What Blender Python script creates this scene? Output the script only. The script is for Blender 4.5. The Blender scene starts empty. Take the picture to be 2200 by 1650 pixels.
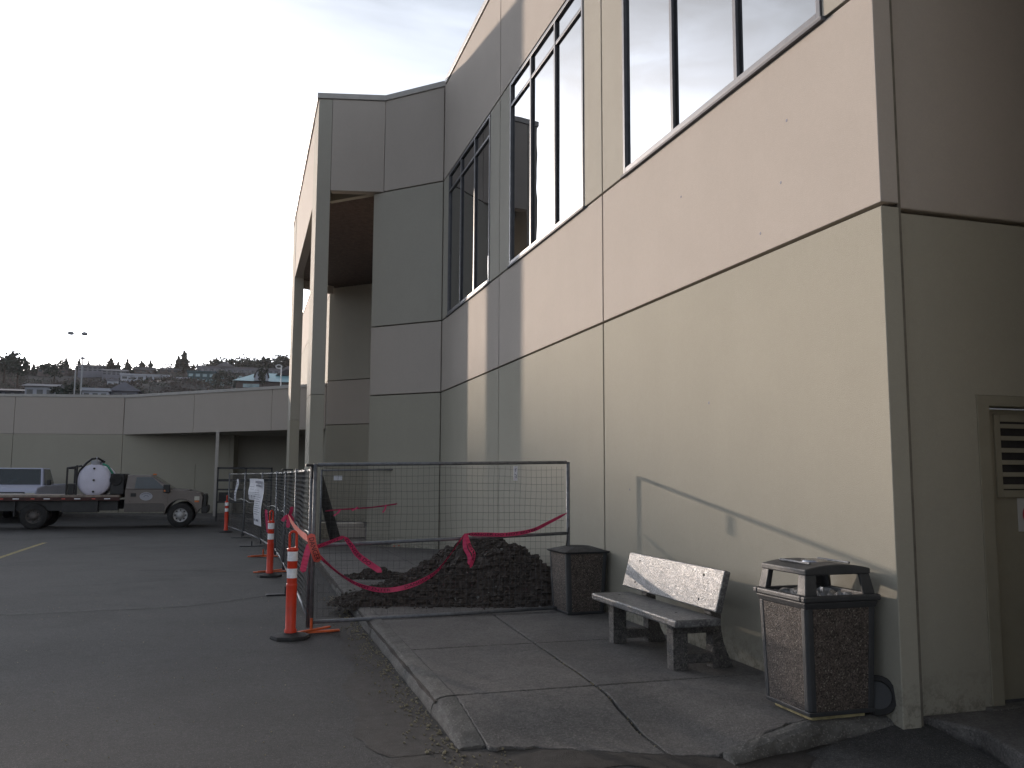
import bpy, bmesh, math, random
from mathutils import Vector, Matrix
random.seed(7)
R = math.radians
scene = bpy.context.scene
COL = scene.collection

# ------------------------------------------------------------------ camera
F_PX, W_PX = 1860.27, 2200.0
YAW, PITCH, ROLL, EYE = 0.29774534, 0.10791951, 0.00451662, 1.62
cam = bpy.data.cameras.new('camera'); cam_o = bpy.data.objects.new('camera', cam); COL.objects.link(cam_o)
cam.sensor_width = 36.0; cam.lens = 36.0 * F_PX / W_PX; cam.clip_start = .05; cam.clip_end = 5000
f = Vector((math.sin(YAW)*math.cos(PITCH), math.cos(YAW)*math.cos(PITCH), math.sin(PITCH)))
r = Vector((math.cos(YAW), -math.sin(YAW), 0)); u = r.cross(f)
r2 = r*math.cos(ROLL) + u*math.sin(ROLL); u2 = u*math.cos(ROLL) - r*math.sin(ROLL)
cam_o.matrix_world = Matrix(((r2.x, u2.x, -f.x, 0), (r2.y, u2.y, -f.y, 0), (r2.z, u2.z, -f.z, EYE), (0, 0, 0, 1)))
scene.camera = cam_o
scene.render.resolution_x, scene.render.resolution_y = 1024, 768

# ------------------------------------------------------------------ light
SUN = Vector((-1, 2.74, .425)).normalized()
SUN_EL = math.asin(SUN.z); SUN_AZ = math.atan2(SUN.x, SUN.y)
world = bpy.data.worlds.new('World'); scene.world = world; world.use_nodes = True
nt = world.node_tree; nt.nodes.clear()
out = nt.nodes.new('ShaderNodeOutputWorld'); bg = nt.nodes.new('ShaderNodeBackground')
sky = nt.nodes.new('ShaderNodeTexSky'); sky.sky_type = 'NISHITA'; sky.sun_disc = False
sky.sun_elevation = SUN_EL; sky.sun_rotation = SUN_AZ
sky.air_density = 1.0; sky.dust_density = 2.0; sky.ozone_density = 1.0; sky.altitude = 50
# thin high cloud veil: evens out the sky colour and leaves soft streaks
tc = nt.nodes.new('ShaderNodeTexCoord'); mp = nt.nodes.new('ShaderNodeMapping')
mp.inputs['Scale'].default_value = (2.2, 5.0, 9.0); mp.inputs['Rotation'].default_value = (0, 0, R(25))
nz = nt.nodes.new('ShaderNodeTexNoise'); nz.inputs['Scale'].default_value = 1.6; nz.inputs['Detail'].default_value = 7
nz.inputs['Distortion'].default_value = .7
cr = nt.nodes.new('ShaderNodeMapRange'); cr.inputs['From Min'].default_value = .3; cr.inputs['From Max'].default_value = .75
cr.inputs['To Min'].default_value = .6; cr.inputs['To Max'].default_value = .95
bw = nt.nodes.new('ShaderNodeRGBToBW'); mul = nt.nodes.new('ShaderNodeMix'); mul.data_type = 'RGBA'; mul.blend_type = 'MULTIPLY'
mul.inputs[0].default_value = 1
mul.inputs[7].default_value = (1.20, 1.29, 1.47, 1)
mx = nt.nodes.new('ShaderNodeMix'); mx.data_type = 'RGBA'
nt.links.new(tc.outputs['Generated'], mp.inputs[0]); nt.links.new(mp.outputs[0], nz.inputs['Vector'])
nt.links.new(nz.outputs[0], cr.inputs['Value']); nt.links.new(sky.outputs[0], bw.inputs[0])
nt.links.new(bw.outputs[0], mul.inputs[6]); nt.links.new(cr.outputs[0], mx.inputs[0])
cr2 = nt.nodes.new('ShaderNodeMapRange'); cr2.inputs['From Min'].default_value = .35; cr2.inputs['From Max'].default_value = .65
cr2.inputs['To Min'].default_value = 1.12; cr2.inputs['To Max'].default_value = 1.5
nt.links.new(nz.outputs[0], cr2.inputs['Value'])
vs_ = nt.nodes.new('ShaderNodeVectorMath'); vs_.operation = 'SCALE'
nt.links.new(mul.outputs[2], vs_.inputs[0]); nt.links.new(cr2.outputs[0], vs_.inputs['Scale'])
nt.links.new(sky.outputs[0], mx.inputs[6]); nt.links.new(vs_.outputs[0], mx.inputs[7])
nt.links.new(mx.outputs[2], bg.inputs['Color']); bg.inputs['Strength'].default_value = .115
nt.links.new(bg.outputs[0], out.inputs[0])
sl = bpy.data.lights.new('sun', 'SUN'); sl.energy = 3.8; sl.angle = R(.9); sl.color = (1, .83, .69)
so = bpy.data.objects.new('sun', sl); COL.objects.link(so)
so.rotation_euler = SUN.to_track_quat('Z', 'Y').to_euler()
scene.view_settings.view_transform = 'Standard'; scene.view_settings.look = 'None'
scene.view_settings.gamma = 1; scene.view_settings.exposure = 0.80

# ------------------------------------------------------------------ materials
def mat(name, col, rough=.8, var=.12, scale=6, bump=.0, bscale=60, metal=0, spec=.5, speck=None, coord='Object', stain=0, ior=None, streak=0, grain=0, splash=False):
    m = bpy.data.materials.new(name); m.use_nodes = True; n = m.node_tree; b = n.nodes['Principled BSDF']
    b.inputs['Roughness'].default_value = rough; b.inputs['Metallic'].default_value = metal
    b.inputs['Specular IOR Level'].default_value = spec
    if ior: b.inputs['IOR'].default_value = ior
    t = n.nodes.new('ShaderNodeTexCoord'); co = t.outputs[coord]
    def noise(sc, det=5, rg=.6, dist=0, vec=co):
        a = n.nodes.new('ShaderNodeTexNoise'); a.inputs['Scale'].default_value = sc; a.inputs['Detail'].default_value = det
        a.inputs['Roughness'].default_value = rg; a.inputs['Distortion'].default_value = dist
        n.links.new(vec, a.inputs['Vector']); return a.outputs[0]
    def mixc(fac, a, bcol):
        x = n.nodes.new('ShaderNodeMix'); x.data_type = 'RGBA'
        n.links.new(fac, x.inputs[0])
        if isinstance(a, tuple): x.inputs[6].default_value = a
        else: n.links.new(a, x.inputs[6])
        if isinstance(bcol, tuple): x.inputs[7].default_value = bcol
        else: n.links.new(bcol, x.inputs[7])
        return x.outputs[2]
    def rng(v, a, b_, c=0, d=1):
        x = n.nodes.new('ShaderNodeMapRange'); x.inputs['From Min'].default_value = a; x.inputs['From Max'].default_value = b_
        x.inputs['To Min'].default_value = c; x.inputs['To Max'].default_value = d; n.links.new(v, x.inputs['Value']); return x.outputs[0]
    lo = tuple(c*(1-var) for c in col)+(1,); hi = tuple(min(1, c*(1+var)) for c in col)+(1,)
    c = mixc(rng(noise(scale), .35, .65), lo, hi)
    if grain:
        c = mixc(rng(noise(16, 4, .85), .35, .65, 0, grain), c, tuple(x*.55 for x in col)+(1,))
        c = mixc(rng(noise(48, 3, .85), .5, .68, 0, grain), c, tuple(min(1, x*1.5) for x in col)+(1,))
    if streak:
        mm = n.nodes.new('ShaderNodeMapping'); mm.inputs['Scale'].default_value = (3, 3, .22); n.links.new(co, mm.inputs[0])
        s = rng(noise(1.4, 6, .65, 0, mm.outputs[0]), .42, .72, 0, streak)
        c = mixc(s, c, tuple(x*.72 for x in col)+(1,))
    if stain:
        s = rng(noise(.45, 6, .7, .4), .5, .68, 0, stain)
        c = mixc(s, c, tuple(x*.45 for x in col)+(1,))
    if splash:
        sx = n.nodes.new('ShaderNodeSeparateXYZ'); n.links.new(co, sx.inputs[0])
        h = rng(sx.outputs[2], .10, .42, 1, 0)
        mm2 = n.nodes.new('ShaderNodeMath'); mm2.operation = 'MULTIPLY'; n.links.new(h, mm2.inputs[0]); n.links.new(rng(noise(13, 6, .8), .46, .6), mm2.inputs[1])
        c = mixc(mm2.outputs[0], c, tuple(x*.5 for x in col)+(1,))
    if speck:   # (scale, threshold, colour, strength): aggregate in the surface
        for sc, th, scol, stg in speck:
            v = n.nodes.new('ShaderNodeTexVoronoi'); v.inputs['Scale'].default_value = sc; n.links.new(co, v.inputs['Vector'])
            sep = n.nodes.new('ShaderNodeSeparateColor'); n.links.new(v.outputs['Color'], sep.inputs[0])
            c = mixc(rng(sep.outputs[0], th, th+.02, 0, stg), c, tuple(scol)+(1,))
    n.links.new(c, b.inputs['Base Color'])
    dr_ = .02 if rough > .8 else .08; rr = rng(noise(scale*2.3), .3, .7, max(0, rough-dr_), min(1, rough+dr_)); n.links.new(rr, b.inputs['Roughness'])
    if bump:
        bp = n.nodes.new('ShaderNodeBump'); bp.inputs['Strength'].default_value = bump; bp.inputs['Distance'].default_value = .01
        n.links.new(noise(bscale, 8, .65), bp.inputs['Height']); n.links.new(bp.outputs[0], b.inputs['Normal'])
    return m

M = {}
M['stucco_up'] = mat('stucco_pink_beige', (.445, .40, .36), .9, .018, 1.3, .35, 140, grain=.07, spec=.12, streak=.04)
M['stucco_lo'] = mat('stucco_olive_beige', (.36, .34, .285), .9, .02, 1.1, .35, 140, grain=.07, splash=True, spec=.12, streak=.05)
M['stucco_mid'] = mat('stucco_grey_beige', (.38, .36, .315), .9, .02, 1.2, .35, 140, grain=.07, spec=.12, streak=.04)
M['joint'] = mat('joint_sealant', (.16, .145, .12), .9, .2, 8)
M['roofing'] = mat('roof_membrane', (.16, .15, .14), .9, .2, 2)
M['coping'] = mat('coping_metal', (.42, .40, .38), .5, .08, 4, 0, spec=.5)
M['alu'] = mat('window_aluminium', (.13, .13, .14), .45, .1, 8, metal=.3)
M['alu_dark'] = mat('window_gasket', (.02, .02, .023), .6, .1, 8)
M['sill'] = mat('sill_metal', (.15, .15, .16), .7, .1, 6, spec=.2)
M['glass'] = mat('reflective_glass', (.012, .013, .016), .02, .1, 2, spec=.5, ior=4.5)
g = M['glass'].node_tree; gb = g.nodes['Principled BSDF']
for l in list(g.links):
    if l.to_socket.name == 'Roughness' and l.to_node == gb: g.links.remove(l)
gb.inputs['Roughness'].default_value = .004
_n = g.nodes.new('ShaderNodeTexNoise'); _n.inputs['Scale'].default_value = .9; _b = g.nodes.new('ShaderNodeBump')
_t = g.nodes.new('ShaderNodeTexCoord'); g.links.new(_t.outputs['Object'], _n.inputs['Vector'])
_b.inputs['Strength'].default_value = .06; _b.inputs['Distance'].default_value = .03
g.links.new(_n.outputs[0], _b.inputs['Height']); g.links.new(_b.outputs[0], gb.inputs['Normal'])
M['soffit'] = mat('soffit_brown_wood', (.085, .055, .045), .7, .3, 9, .2, 40)
M['asphalt'] = mat('asphalt', (.053, .052, .053), .88, .22, 1.1, 1.0, 90, stain=.8, grain=1.0,
                   speck=[(260, .93, (.2, .19, .17), .6), (130, .965, (.015, .015, .015), .8)])
M['seam'] = mat('asphalt_seam', (.007, .007, .007), .8, .3, 20, .5, 60)
M['damp'] = mat('damp_asphalt', (.022, .018, .016), .75, .3, 5, .9, 150, speck=[(240, .95, (.1, .09, .07), .5)])
M['walk'] = mat('sidewalk_concrete', (.132, .125, .121), .88, .22, 2.2, 1.2, 55, stain=.55, grain=.85,
                speck=[(150, .93, (.22, .21, .19), .4), (110, .95, (.05, .05, .05), .6)])
M['curb'] = mat('curb_concrete', (.11, .106, .10), .9, .25, 7, 1.0, 55, stain=.5,
                speck=[(120, .9, (.27, .26, .24), .5), (90, .9, (.07, .065, .06), .6)])
M['soil'] = mat('dark_soil', (.046, .038, .034), .95, .35, 7, 1, 40, speck=[(60, .96, (.09, .08, .07), .6)])
M['clod'] = mat('soil_clod', (.05, .041, .036), .95, .35, 20, .8, 60)
M['stone'] = mat('pale_stone', (.2, .2, .19), .85, .3, 12)
M['grit'] = mat('yellow_grit', (.25, .22, .15), .9, .4, 30)
M['galv'] = mat('galvanised_steel', (.15, .157, .17), .55, .2, 20, .1, 60, metal=.4)
M['wire'] = mat('fence_wire', (.17, .18, .19), .5, .2, 20, metal=.4)
M['wire_dark'] = mat('gate_wire', (.07, .07, .075), .6, .2, 20, metal=.2)
M['white_rope'] = mat('white_wire', (.6, .6, .57), .7, .1, 10)
M['clamp'] = mat('black_clamp', (.02, .02, .022), .6, .2, 10)
M['orange'] = mat('orange_plastic', (.62, .04, .012), .42, .12, 5, .1, 40, spec=.5)
M['orange_metal'] = mat('orange_paint', (.6, .11, .03), .6, .25, 9)
M['reflective'] = mat('reflective_band', (.85, .86, .9), .35, .12, 30)
M['rubber'] = mat('black_rubber', (.025, .025, .026), .85, .3, 9, .6, 50)
M['tape'] = mat('pink_tape', (.62, .045, .14), .5, .12, 8)
M['tape_o'] = mat('red_orange_tape', (.62, .10, .075), .5, .12, 8)
for k in ('tape', 'tape_o'):
    nb = M[k].node_tree.nodes['Principled BSDF']; nb.inputs['Subsurface Weight'].default_value = 0
M['ink'] = mat('black_ink', (.03, .012, .018), .6, .1, 5)
M['paper'] = mat('white_paper', (.62, .63, .68), .7, .05, 6)
M['inkgrey'] = mat('grey_print', (.16, .17, .22), .7, .1, 6)
M['binplastic'] = mat('grey_bin_plastic', (.036, .038, .042), .55, .12, 6, .3, 80)
M['aggregate'] = mat('brown_aggregate', (.075, .06, .052), .8, .3, 14, 1, 120,
                     speck=[(120, .68, (.14, .115, .10), .8), (140, .8, (.022, .016, .014), .9), (150, .96, (.3, .27, .22), .9)])
M['plinth'] = mat('yellowish_pad', (.36, .31, .17), .9, .3, 12)
M['bag'] = mat('clear_bag', (.3, .31, .33), .18, .3, 9, .9, 25, spec=.8)
M['bench_c'] = mat('polished_terrazzo', (.115, .116, .12), .36, .22, 9, .5, 60,
                   speck=[(75, .7, (.22, .22, .22), .7), (95, .9, (.045, .045, .045), .8)])
M['bench_leg'] = mat('rough_terrazzo', (.085, .08, .078), .75, .4, 20, 1, 60,
                     speck=[(110, .8, (.19, .18, .16), .7), (120, .9, (.03, .03, .03), .7)])
M['hole'] = mat('dark_hole', (.006, .006, .006), .9, .1, 5)
M['door'] = mat('door_paint', (.27, .25, .195), .75, .06, 3, .15, 60, streak=.1)
M['vent'] = mat('vent_dark', (.025, .023, .025), .8, .2, 6)
M['rust'] = mat('rust', (.13, .05, .02), .9, .4, 30)
M['signwhite'] = mat('sign_white', (.5, .5, .5), .5, .05, 5)
M['signred'] = mat('sign_red', (.45, .03, .06), .5, .05, 5)
M['beige_paint'] = mat('truck_beige_paint', (.15, .13, .12), .35, .08, 3, metal=.35)
M['beige_low'] = mat('truck_lower_paint', (.10, .09, .085), .5, .1, 4, metal=.2)
M['silver'] = mat('pickup_white_blue', (.42, .44, .56), .4, .02, 3, spec=.6)
M['carglass'] = mat('car_glass', (.02, .03, .035), .04, .1, 3, ior=1.7)
M['black'] = mat('black_paint', (.018, .018, .02), .5, .2, 6)
M['chrome'] = mat('chrome', (.5, .5, .52), .2, .1, 5, metal=.9)
M['wheelwhite'] = mat('wheel_steel', (.42, .42, .43), .45, .2, 12, metal=.3)
M['bedred'] = mat('bed_rail_red_brown', (.06, .022, .02), .7, .3, 6)
M['deck'] = mat('bed_planks', (.24, .2, .17), .8, .25, 6)
M['tank'] = mat('white_tank', (.66, .65, .78), .45, .05, 3)
M['green_hose'] = mat('green_hose', (.03, .22, .14), .5, .2, 6)
M['amber'] = mat('amber_lens', (.6, .16, .03), .3, .1, 6)
M['headlight'] = mat('headlight_lens', (.5, .5, .45), .2, .1, 6)
M['yellow'] = mat('faded_yellow_paint', (.3, .24, .09), .85, .45, 12, .4, 90)
M['hill'] = mat('hillside_brush', (.06, .052, .046), .95, .45, .05, 0, stain=.5)
M['ground'] = mat('distant_ground', (.07, .065, .06), .95, .3, .02)
M['conifer'] = mat('conifer_green', (.035, .045, .035), .9, .35, .8)
M['bark'] = mat('bark', (.06, .045, .035), .9, .3, 4)
M['brush'] = mat('bare_brush', (.085, .068, .06), .9, .4, .3)
M['brush_g'] = mat('green_brush', (.06, .065, .05), .9, .4, .3)
M['hwhite'] = mat('white_siding', (.4, .41, .46), .8, .06, .6)
M['hgrey'] = mat('grey_siding', (.17, .17, .2), .8, .1, .6)
M['hbrown'] = mat('brown_siding', (.11, .09, .085), .8, .12, .6)
M['hteal'] = mat('teal_siding', (.045, .085, .10), .8, .1, .6)
M['hroof'] = mat('dark_shingles', (.05, .048, .055), .9, .15, 1.2)
M['hroof2'] = mat('grey_roof', (.17, .165, .18), .9, .15, 1.2)
M['turq'] = mat('turquoise_metal_roof', (.20, .40, .44), .45, .06, .8)
M['winlight'] = mat('pale_window', (.2, .3, .33), .15, .2, .7, ior=1.6)
M['windark'] = mat('dark_window', (.03, .035, .045), .15, .2, .7)
M['lamp'] = mat('lamp_grey', (.3, .3, .31), .5, .1, 4)
M['lampwhite'] = mat('lamp_white', (.6, .6, .6), .5, .1, 4)
M['netting'] = mat('dark_netting', (.035, .038, .04), .8, .35, 30, 1, 80)
M['darksteel'] = mat('dark_steel', (.035, .037, .042), .6, .2, 8)

# ------------------------------------------------------------------ helpers
class MB:
    def __init__(s, off=(0, 0, 0)): s.v = []; s.f = []; s.off = Vector(off)
    def face(s, pts):
        i = len(s.v); s.v += [tuple(Vector(p)-s.off) for p in pts]; s.f.append(tuple(range(i, i+len(pts))))
    def mesh(s, vs, fs):
        i = len(s.v); s.v += [tuple(Vector(p)-s.off) for p in vs]; s.f += [tuple(i+k for k in q) for q in fs]
    def box(s, a, b):
        x0, y0, z0 = a; x1, y1, z1 = b
        s.mesh([(x0,y0,z0),(x1,y0,z0),(x1,y1,z0),(x0,y1,z0),(x0,y0,z1),(x1,y0,z1),(x1,y1,z1),(x0,y1,z1)],
               [(0,3,2,1),(4,5,6,7),(0,1,5,4),(1,2,6,5),(2,3,7,6),(3,0,4,7)])
        return s
    def obox(s, p0, p1, th, z0, z1, side=1):
        """wall box between ground points p0,p1; outer face on that line, thickness th to the left(side=1)/right"""
        a = Vector(p0[:2]); b = Vector(p1[:2]); e = (b-a).normalized(); n = Vector((-e.y, e.x))*th*side
        q = [a, b, b+n, a+n]
        return s.prism([(p.x, p.y) for p in q], 'z', z0, z1)
    def prism(s, poly, ax, lo, hi):
        def P(p, t):
            return {'z': (p[0], p[1], t), 'y': (p[0], t, p[1]), 'x': (t, p[0], p[1])}[ax]
        n = len(poly); area = sum(poly[i][0]*poly[(i+1) % n][1]-poly[(i+1) % n][0]*poly[i][1] for i in range(n))
        if area < 0: poly = poly[::-1]
        fl = ax == 'y'
        vs = [P(p, lo) for p in poly]+[P(p, hi) for p in poly]
        fs = [tuple(range(n))[::-1], tuple(range(n, 2*n))]+[(i, (i+1) % n, n+(i+1) % n, n+i) for i in range(n)]
        if fl: fs = [q[::-1] for q in fs]
        s.mesh(vs, fs); return s
    def cyl(s, p0, p1, r0, r1=None, n=12, cap=True):
        if r1 is None: r1 = r0
        p0 = Vector(p0); p1 = Vector(p1); d = (p1-p0).normalized()
        a = d.orthogonal().normalized(); b = d.cross(a)
        vs = [p0+(a*math.cos(t)+b*math.sin(t))*r0 for t in [2*math.pi*i/n for i in range(n)]]
        vs += [p1+(a*math.cos(t)+b*math.sin(t))*r1 for t in [2*math.pi*i/n for i in range(n)]]
        fs = [(i, (i+1) % n, n+(i+1) % n, n+i) for i in range(n)]
        if cap: fs += [tuple(range(n))[::-1], tuple(range(n, 2*n))]
        s.mesh(vs, fs); return s
    def tube(s, pts, r, n=8):
        pts = [Vector(p) for p in pts]; rings = []; a = None
        for i, p in enumerate(pts):
            d = (pts[min(i+1, len(pts)-1)]-pts[max(i-1, 0)]).normalized()
            a = d.orthogonal().normalized() if a is None else (a-d*a.dot(d)).normalized()
            b = d.cross(a); rings.append([p+(a*math.cos(t)+b*math.sin(t))*r for t in [2*math.pi*k/n for k in range(n)]])
        vs = [q for rg in rings for q in rg]; fs = []
        for i in range(len(pts)-1):
            for k in range(n): fs.append((i*n+k, i*n+(k+1) % n, (i+1)*n+(k+1) % n, (i+1)*n+k))
        fs += [tuple(range(n))[::-1], tuple(range(len(vs)-n, len(vs)))]
        s.mesh(vs, fs); return s
    def lathe(s, c, prof, n=24, axis='z'):
        vs = []; m = len(prof)
        for i in range(n):
            t = 2*math.pi*i/n
            for rr, h in prof:
                x, y = rr*math.cos(t), rr*math.sin(t)
                p = {'z': (x, y, h), 'y': (x, h, y), 'x': (h, x, y)}[axis]
                vs.append((c[0]+p[0], c[1]+p[1], c[2]+p[2]))
        fs = []
        for i in range(n):
            for k in range(m-1): fs.append((i*m+k, ((i+1) % n)*m+k, ((i+1) % n)*m+k+1, i*m+k+1))
        s.mesh(vs, fs); return s
    def frustum(s, c0, s0, z0, c1, s1, z1):
        """c=(x,y) s=(wx,wy) rect at z0 -> rect at z1"""
        q = []
        for c, w, z in ((c0, s0, z0), (c1, s1, z1)):
            q += [(c[0]-w[0]/2, c[1]-w[1]/2, z), (c[0]+w[0]/2, c[1]-w[1]/2, z), (c[0]+w[0]/2, c[1]+w[1]/2, z), (c[0]-w[0]/2, c[1]+w[1]/2, z)]
        s.mesh(q, [(0,3,2,1),(4,5,6,7),(0,1,5,4),(1,2,6,5),(2,3,7,6),(3,0,4,7)]); return s
    def build(s, name, m, parent=None, smooth=False, bevel=0, seg=2, kind=None, fix=False, loc=None):
        me = bpy.data.meshes.new(name); me.from_pydata(s.v, [], s.f); me.materials.append(m)
        if fix:
            b = bmesh.new(); b.from_mesh(me); bmesh.ops.remove_doubles(b, verts=b.verts, dist=1e-5)
            bmesh.ops.recalc_face_normals(b, faces=b.faces); b.to_mesh(me); b.free()
        if smooth:
            for p in me.polygons: p.use_smooth = True
        o = bpy.data.objects.new(name, me); COL.objects.link(o)
        if parent: o.parent = parent
        if loc: o.location = loc
        if bevel:
            bv = o.modifiers.new('bevel', 'BEVEL'); bv.width = bevel; bv.segments = seg; bv.limit_method = 'ANGLE'; bv.angle_limit = R(35)
        if smooth == 'auto':
            pass
        if kind: o['kind'] = kind
        return o

def thing(name, label, cat, loc=(0, 0, 0), rz=0, group=None):
    o = bpy.data.objects.new(name, None); COL.objects.link(o); o.location = loc; o.rotation_euler = (0, 0, rz)
    o.empty_display_size = .2; o['label'] = label; o['category'] = cat
    if group: o['group'] = group
    return o
def tag(o, label, cat, group=None):
    o['label'] = label; o['category'] = cat
    if group: o['group'] = group
    return o
KIDS = {}
def dup(root, loc, rz=None, label=None, group=None):
    c = root.copy(); COL.objects.link(c); c.location = loc
    if rz is not None: c.rotation_euler = (0, 0, rz)
    if label: c['label'] = label
    if group: c['group'] = group
    for ch in list(root.children):
        d = ch.copy(); COL.objects.link(d); d.parent = c
        for g_ in list(ch.children):
            e = g_.copy(); COL.objects.link(e); e.parent = d
    return c
def text_mesh(body, size, m, name='lettering', align='CENTER', ext=0):
    cu = bpy.data.curves.new('font', 'FONT'); cu.body = body; cu.size = size; cu.align_x = align; cu.align_y = 'CENTER'; cu.extrude = ext
    cu.resolution_u = 3
    o = bpy.data.objects.new('font', cu); COL.objects.link(o)
    bpy.context.view_layer.update()
    me = bpy.data.meshes.new_from_object(o.evaluated_get(bpy.context.evaluated_depsgraph_get()))
    bpy.data.objects.remove(o); me.name = name; me.materials.clear(); me.materials.append(m); return me

# ------------------------------------------------------------------ ground
mb = MB(); mb.face([(-3000, -3000, -.4), (3000, -3000, -.4), (3000, 3000, -.4), (-3000, 3000, -.4)])
mb.build('ground', M['ground'], kind='structure')
mb = MB(); mb.box((-90, -40, -.38), (60, 72, 0)); mb.build('asphalt_lot', M['asphalt'], kind='structure')

def hs(x, y):     # walking surface height: dips to the asphalt at the near corner ramp
    if y > 6.05: return .12
    t = min(1, (6.05-y)/1.0); t = t*t*(3-2*t)
    k = 1 if x < 2.55 else max(0, 1-(x-2.55)/.75)
    k = k*k*(3-2*k)
    k *= .85+.15*max(0, min(1, (x-1.45)/.35))
    return .12 - .113*t*k
def jx(y): return 2.42+.052*(min(y, 13)-4.4)      # the long joint
def front_y(x):
    pts = [(1.2, 5.22), (1.45, 5.16), (1.77, 5.12), (2.34, 4.84), (2.72, 4.66), (3.05, 4.74), (3.4, 4.82), (3.7, 4.85), (3.97, 4.80)]
    for (a, b), (c, d) in zip(pts, pts[1:]):
        if x <= c: return b+(d-b)*max(0, (x-a))/(c-a)
    return pts[-1][1]
walk = bpy.data.objects.new('sidewalk', None); COL.objects.link(walk); walk['kind'] = 'structure'
def slab(x0f, x1f, y0, y1, nx=12, ny=8, m='walk', front=False, name='concrete_slab', edge=.006):
    vs = []; n = 0
    g_ = []
    for j in range(ny+1):
        row = []
        for i in range(nx+1):
            yy = y0+(y1-y0)*j/ny
            xx = x0f(yy)+(x1f(yy)-x0f(yy))*i/nx
            if front:
                fy = front_y(xx)+.012*math.sin(xx*37)+.008*math.sin(xx*91); yy = fy+(y1-fy)*j/ny
            rough_e = .004*math.sin(yy*53+xx*17)
            row.append((xx+(rough_e if i in (0, nx) else 0), yy+(.004*math.sin(xx*41) if j in (0, ny) else 0), hs(xx, yy)))
        g_.append(row)
    mb = MB(); W = nx+1; H = ny+1
    top = [p for row in g_ for p in row]
    # top inset by a soft edge
    bot = [(x, y, -.05) for x, y, z in top]
    vs = top+bot; fs = []
    for j in range(ny):
        for i in range(nx): fs.append((j*W+i, j*W+i+1, (j+1)*W+i+1, (j+1)*W+i))
    N = W*H
    for i in range(nx):
        fs.append((i, N+i, N+i+1, i+1)); k = ny*W; fs.append((k+i+1, N+k+i+1, N+k+i, k+i))
    for j in range(ny):
        a, b = j*W, (j+1)*W; fs.append((b, N+b, N+a, a)); a += nx; b += nx; fs.append((a, N+a, N+b, b))
    mb.mesh(vs, fs)
    o = mb.build(name, M[m], walk, bevel=edge, seg=1); return o
C_IN = lambda y: 1.455
ys = [None, 6.04, 7.70, 9.36, 11.02, 12.68, 14.34, 16.0, 17.66, 19.32, 20.98, 22.64, 24.3, 25.96, 27.62, 29.28, 30.9]
for a, b in zip(ys, ys[1:]):
    fr = a is None; a_ = 4.9 if fr else a+.011
    big = fr
    gap = .012
    slab(lambda y: C_IN(y)-.004, lambda y: jx(y)-gap, a_, b-.011, 24 if big else 6, 14 if big else 4, front=fr)
    slab(lambda y: jx(y)+gap, lambda y: 3.955, a_, b-.011, 24 if big else 6, 14 if big else 4, front=fr)
mb = MB(); mb.box((1.30, 6.0, -.06), (3.95, 31, .10)); mb.build('joint_bed', M['soil'], walk)
mb = MB(); mb.box((1.50, 5.24, -.06), (3.93, 6.0, .0)); mb.build('joint_bed', M['soil'], walk)

def curb_piece(pts, name='curb_stone', wob=.006, hgt=None):
    """pts: list of (outer x,y, inner x,y); rounded profile"""
    vs = []; prof = [(0, -.05), (0.0, .03), (.008, .07), (.03, .10), (.06, .116), (.10, .122), (1, .124), (1, -.05)]
    out_ = []
    for k, (ox, oy, ix, iy) in enumerate(pts):
        o = Vector((ox, oy)); i = Vector((ix, iy)); L = (i-o).length; d = (i-o)/L; h = 1 if hgt is None else hgt[k]
        for q, z in prof:
            t = q if q == 1 else q/L
            w = random.uniform(-wob, wob) if 0 < z < .12 else 0
            p = o+d*(L*min(1, t)+w)
            out_.append((p.x, p.y, z*h+ (random.uniform(-wob, wob)*.5 if z > .05 and q < 1 else 0) if z > 0 else z))
    m = len(prof); fs = []
    for k in range(len(pts)-1):
        for j in range(m-1): fs.append((k*m+j, k*m+j+1, (k+1)*m+j+1, (k+1)*m+j))
    fs += [tuple(range(m)), tuple(range((len(pts)-1)*m, len(pts)*m))[::-1]]
    mb = MB(); mb.mesh(out_, fs); return mb.build(name, M['curb'], walk, smooth=False, fix=True)
cy = [5.22, 6.03, 9.1, 12.2, 15.3, 18.4, 21.5, 24.6, 27.7, 30.8]
for a, b in zip(cy, cy[1:]):
    n = max(6, int((b-a)/.07)) if a < 9 else 20
    pts = []; hg = []
    for i in range(n+1):
        y = a+.012+(b-a-.024)*i/n; ox = 1.285+.004*math.sin(y*9)
        if y > 12: ox += .02*(y-12)*.5
        pts.append((ox, y, 1.445, y))
        hg.append(1 if y > 6.03 else .12+.86*(max(0, y-5.22)/.81)**.8)
    curb_piece(pts, hgt=hg, wob=.0035 if a < 9 else .003)
# curved curb stub on the right of the ramp
xs = [2.72+(3.97-2.72)*i/26 for i in range(27)]
pts = []; hg = []
for i, x in enumerate(xs):
    y = front_y(x); pts.append((x+.0, y-.135+.03*math.sin(x*13)*.3, x, y-.012)); hg.append(min(1, .35+(x-2.72)*1.1))
curb_piece(pts, hgt=hg, wob=.005)
# walk on the right, before the side door
mb = MB(); mb.prism([(4.17, 4.70), (4.20, 4.62), (4.30, 4.35), (4.12, 3.9), (4.05, 3.6), (4.05, -1), (8, -1), (8, 4.70)], 'z', -.05, .125)
mb.build('door_landing', M['walk'], walk, bevel=.02)
mb = MB()
_p = [(4.165, 4.66), (4.16, 4.5), (4.14, 4.2), (4.10, 3.9), (4.03, 3.6), (4.02, 2.0), (4.02, -1)]
# low-building sidewalk
mb = MB(); mb.prism([(1.28, 30.95), (2.7, 30.95), (2.7, 37.2), (-5, 39.2), (-60, 51), (-60, 49.5), (-6.0, 38.2), (-5.0, 37.6), (.3, 32.2)], 'z', -.05, .12)
mb.build('far_walk', M['walk'], walk, bevel=.02)

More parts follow.
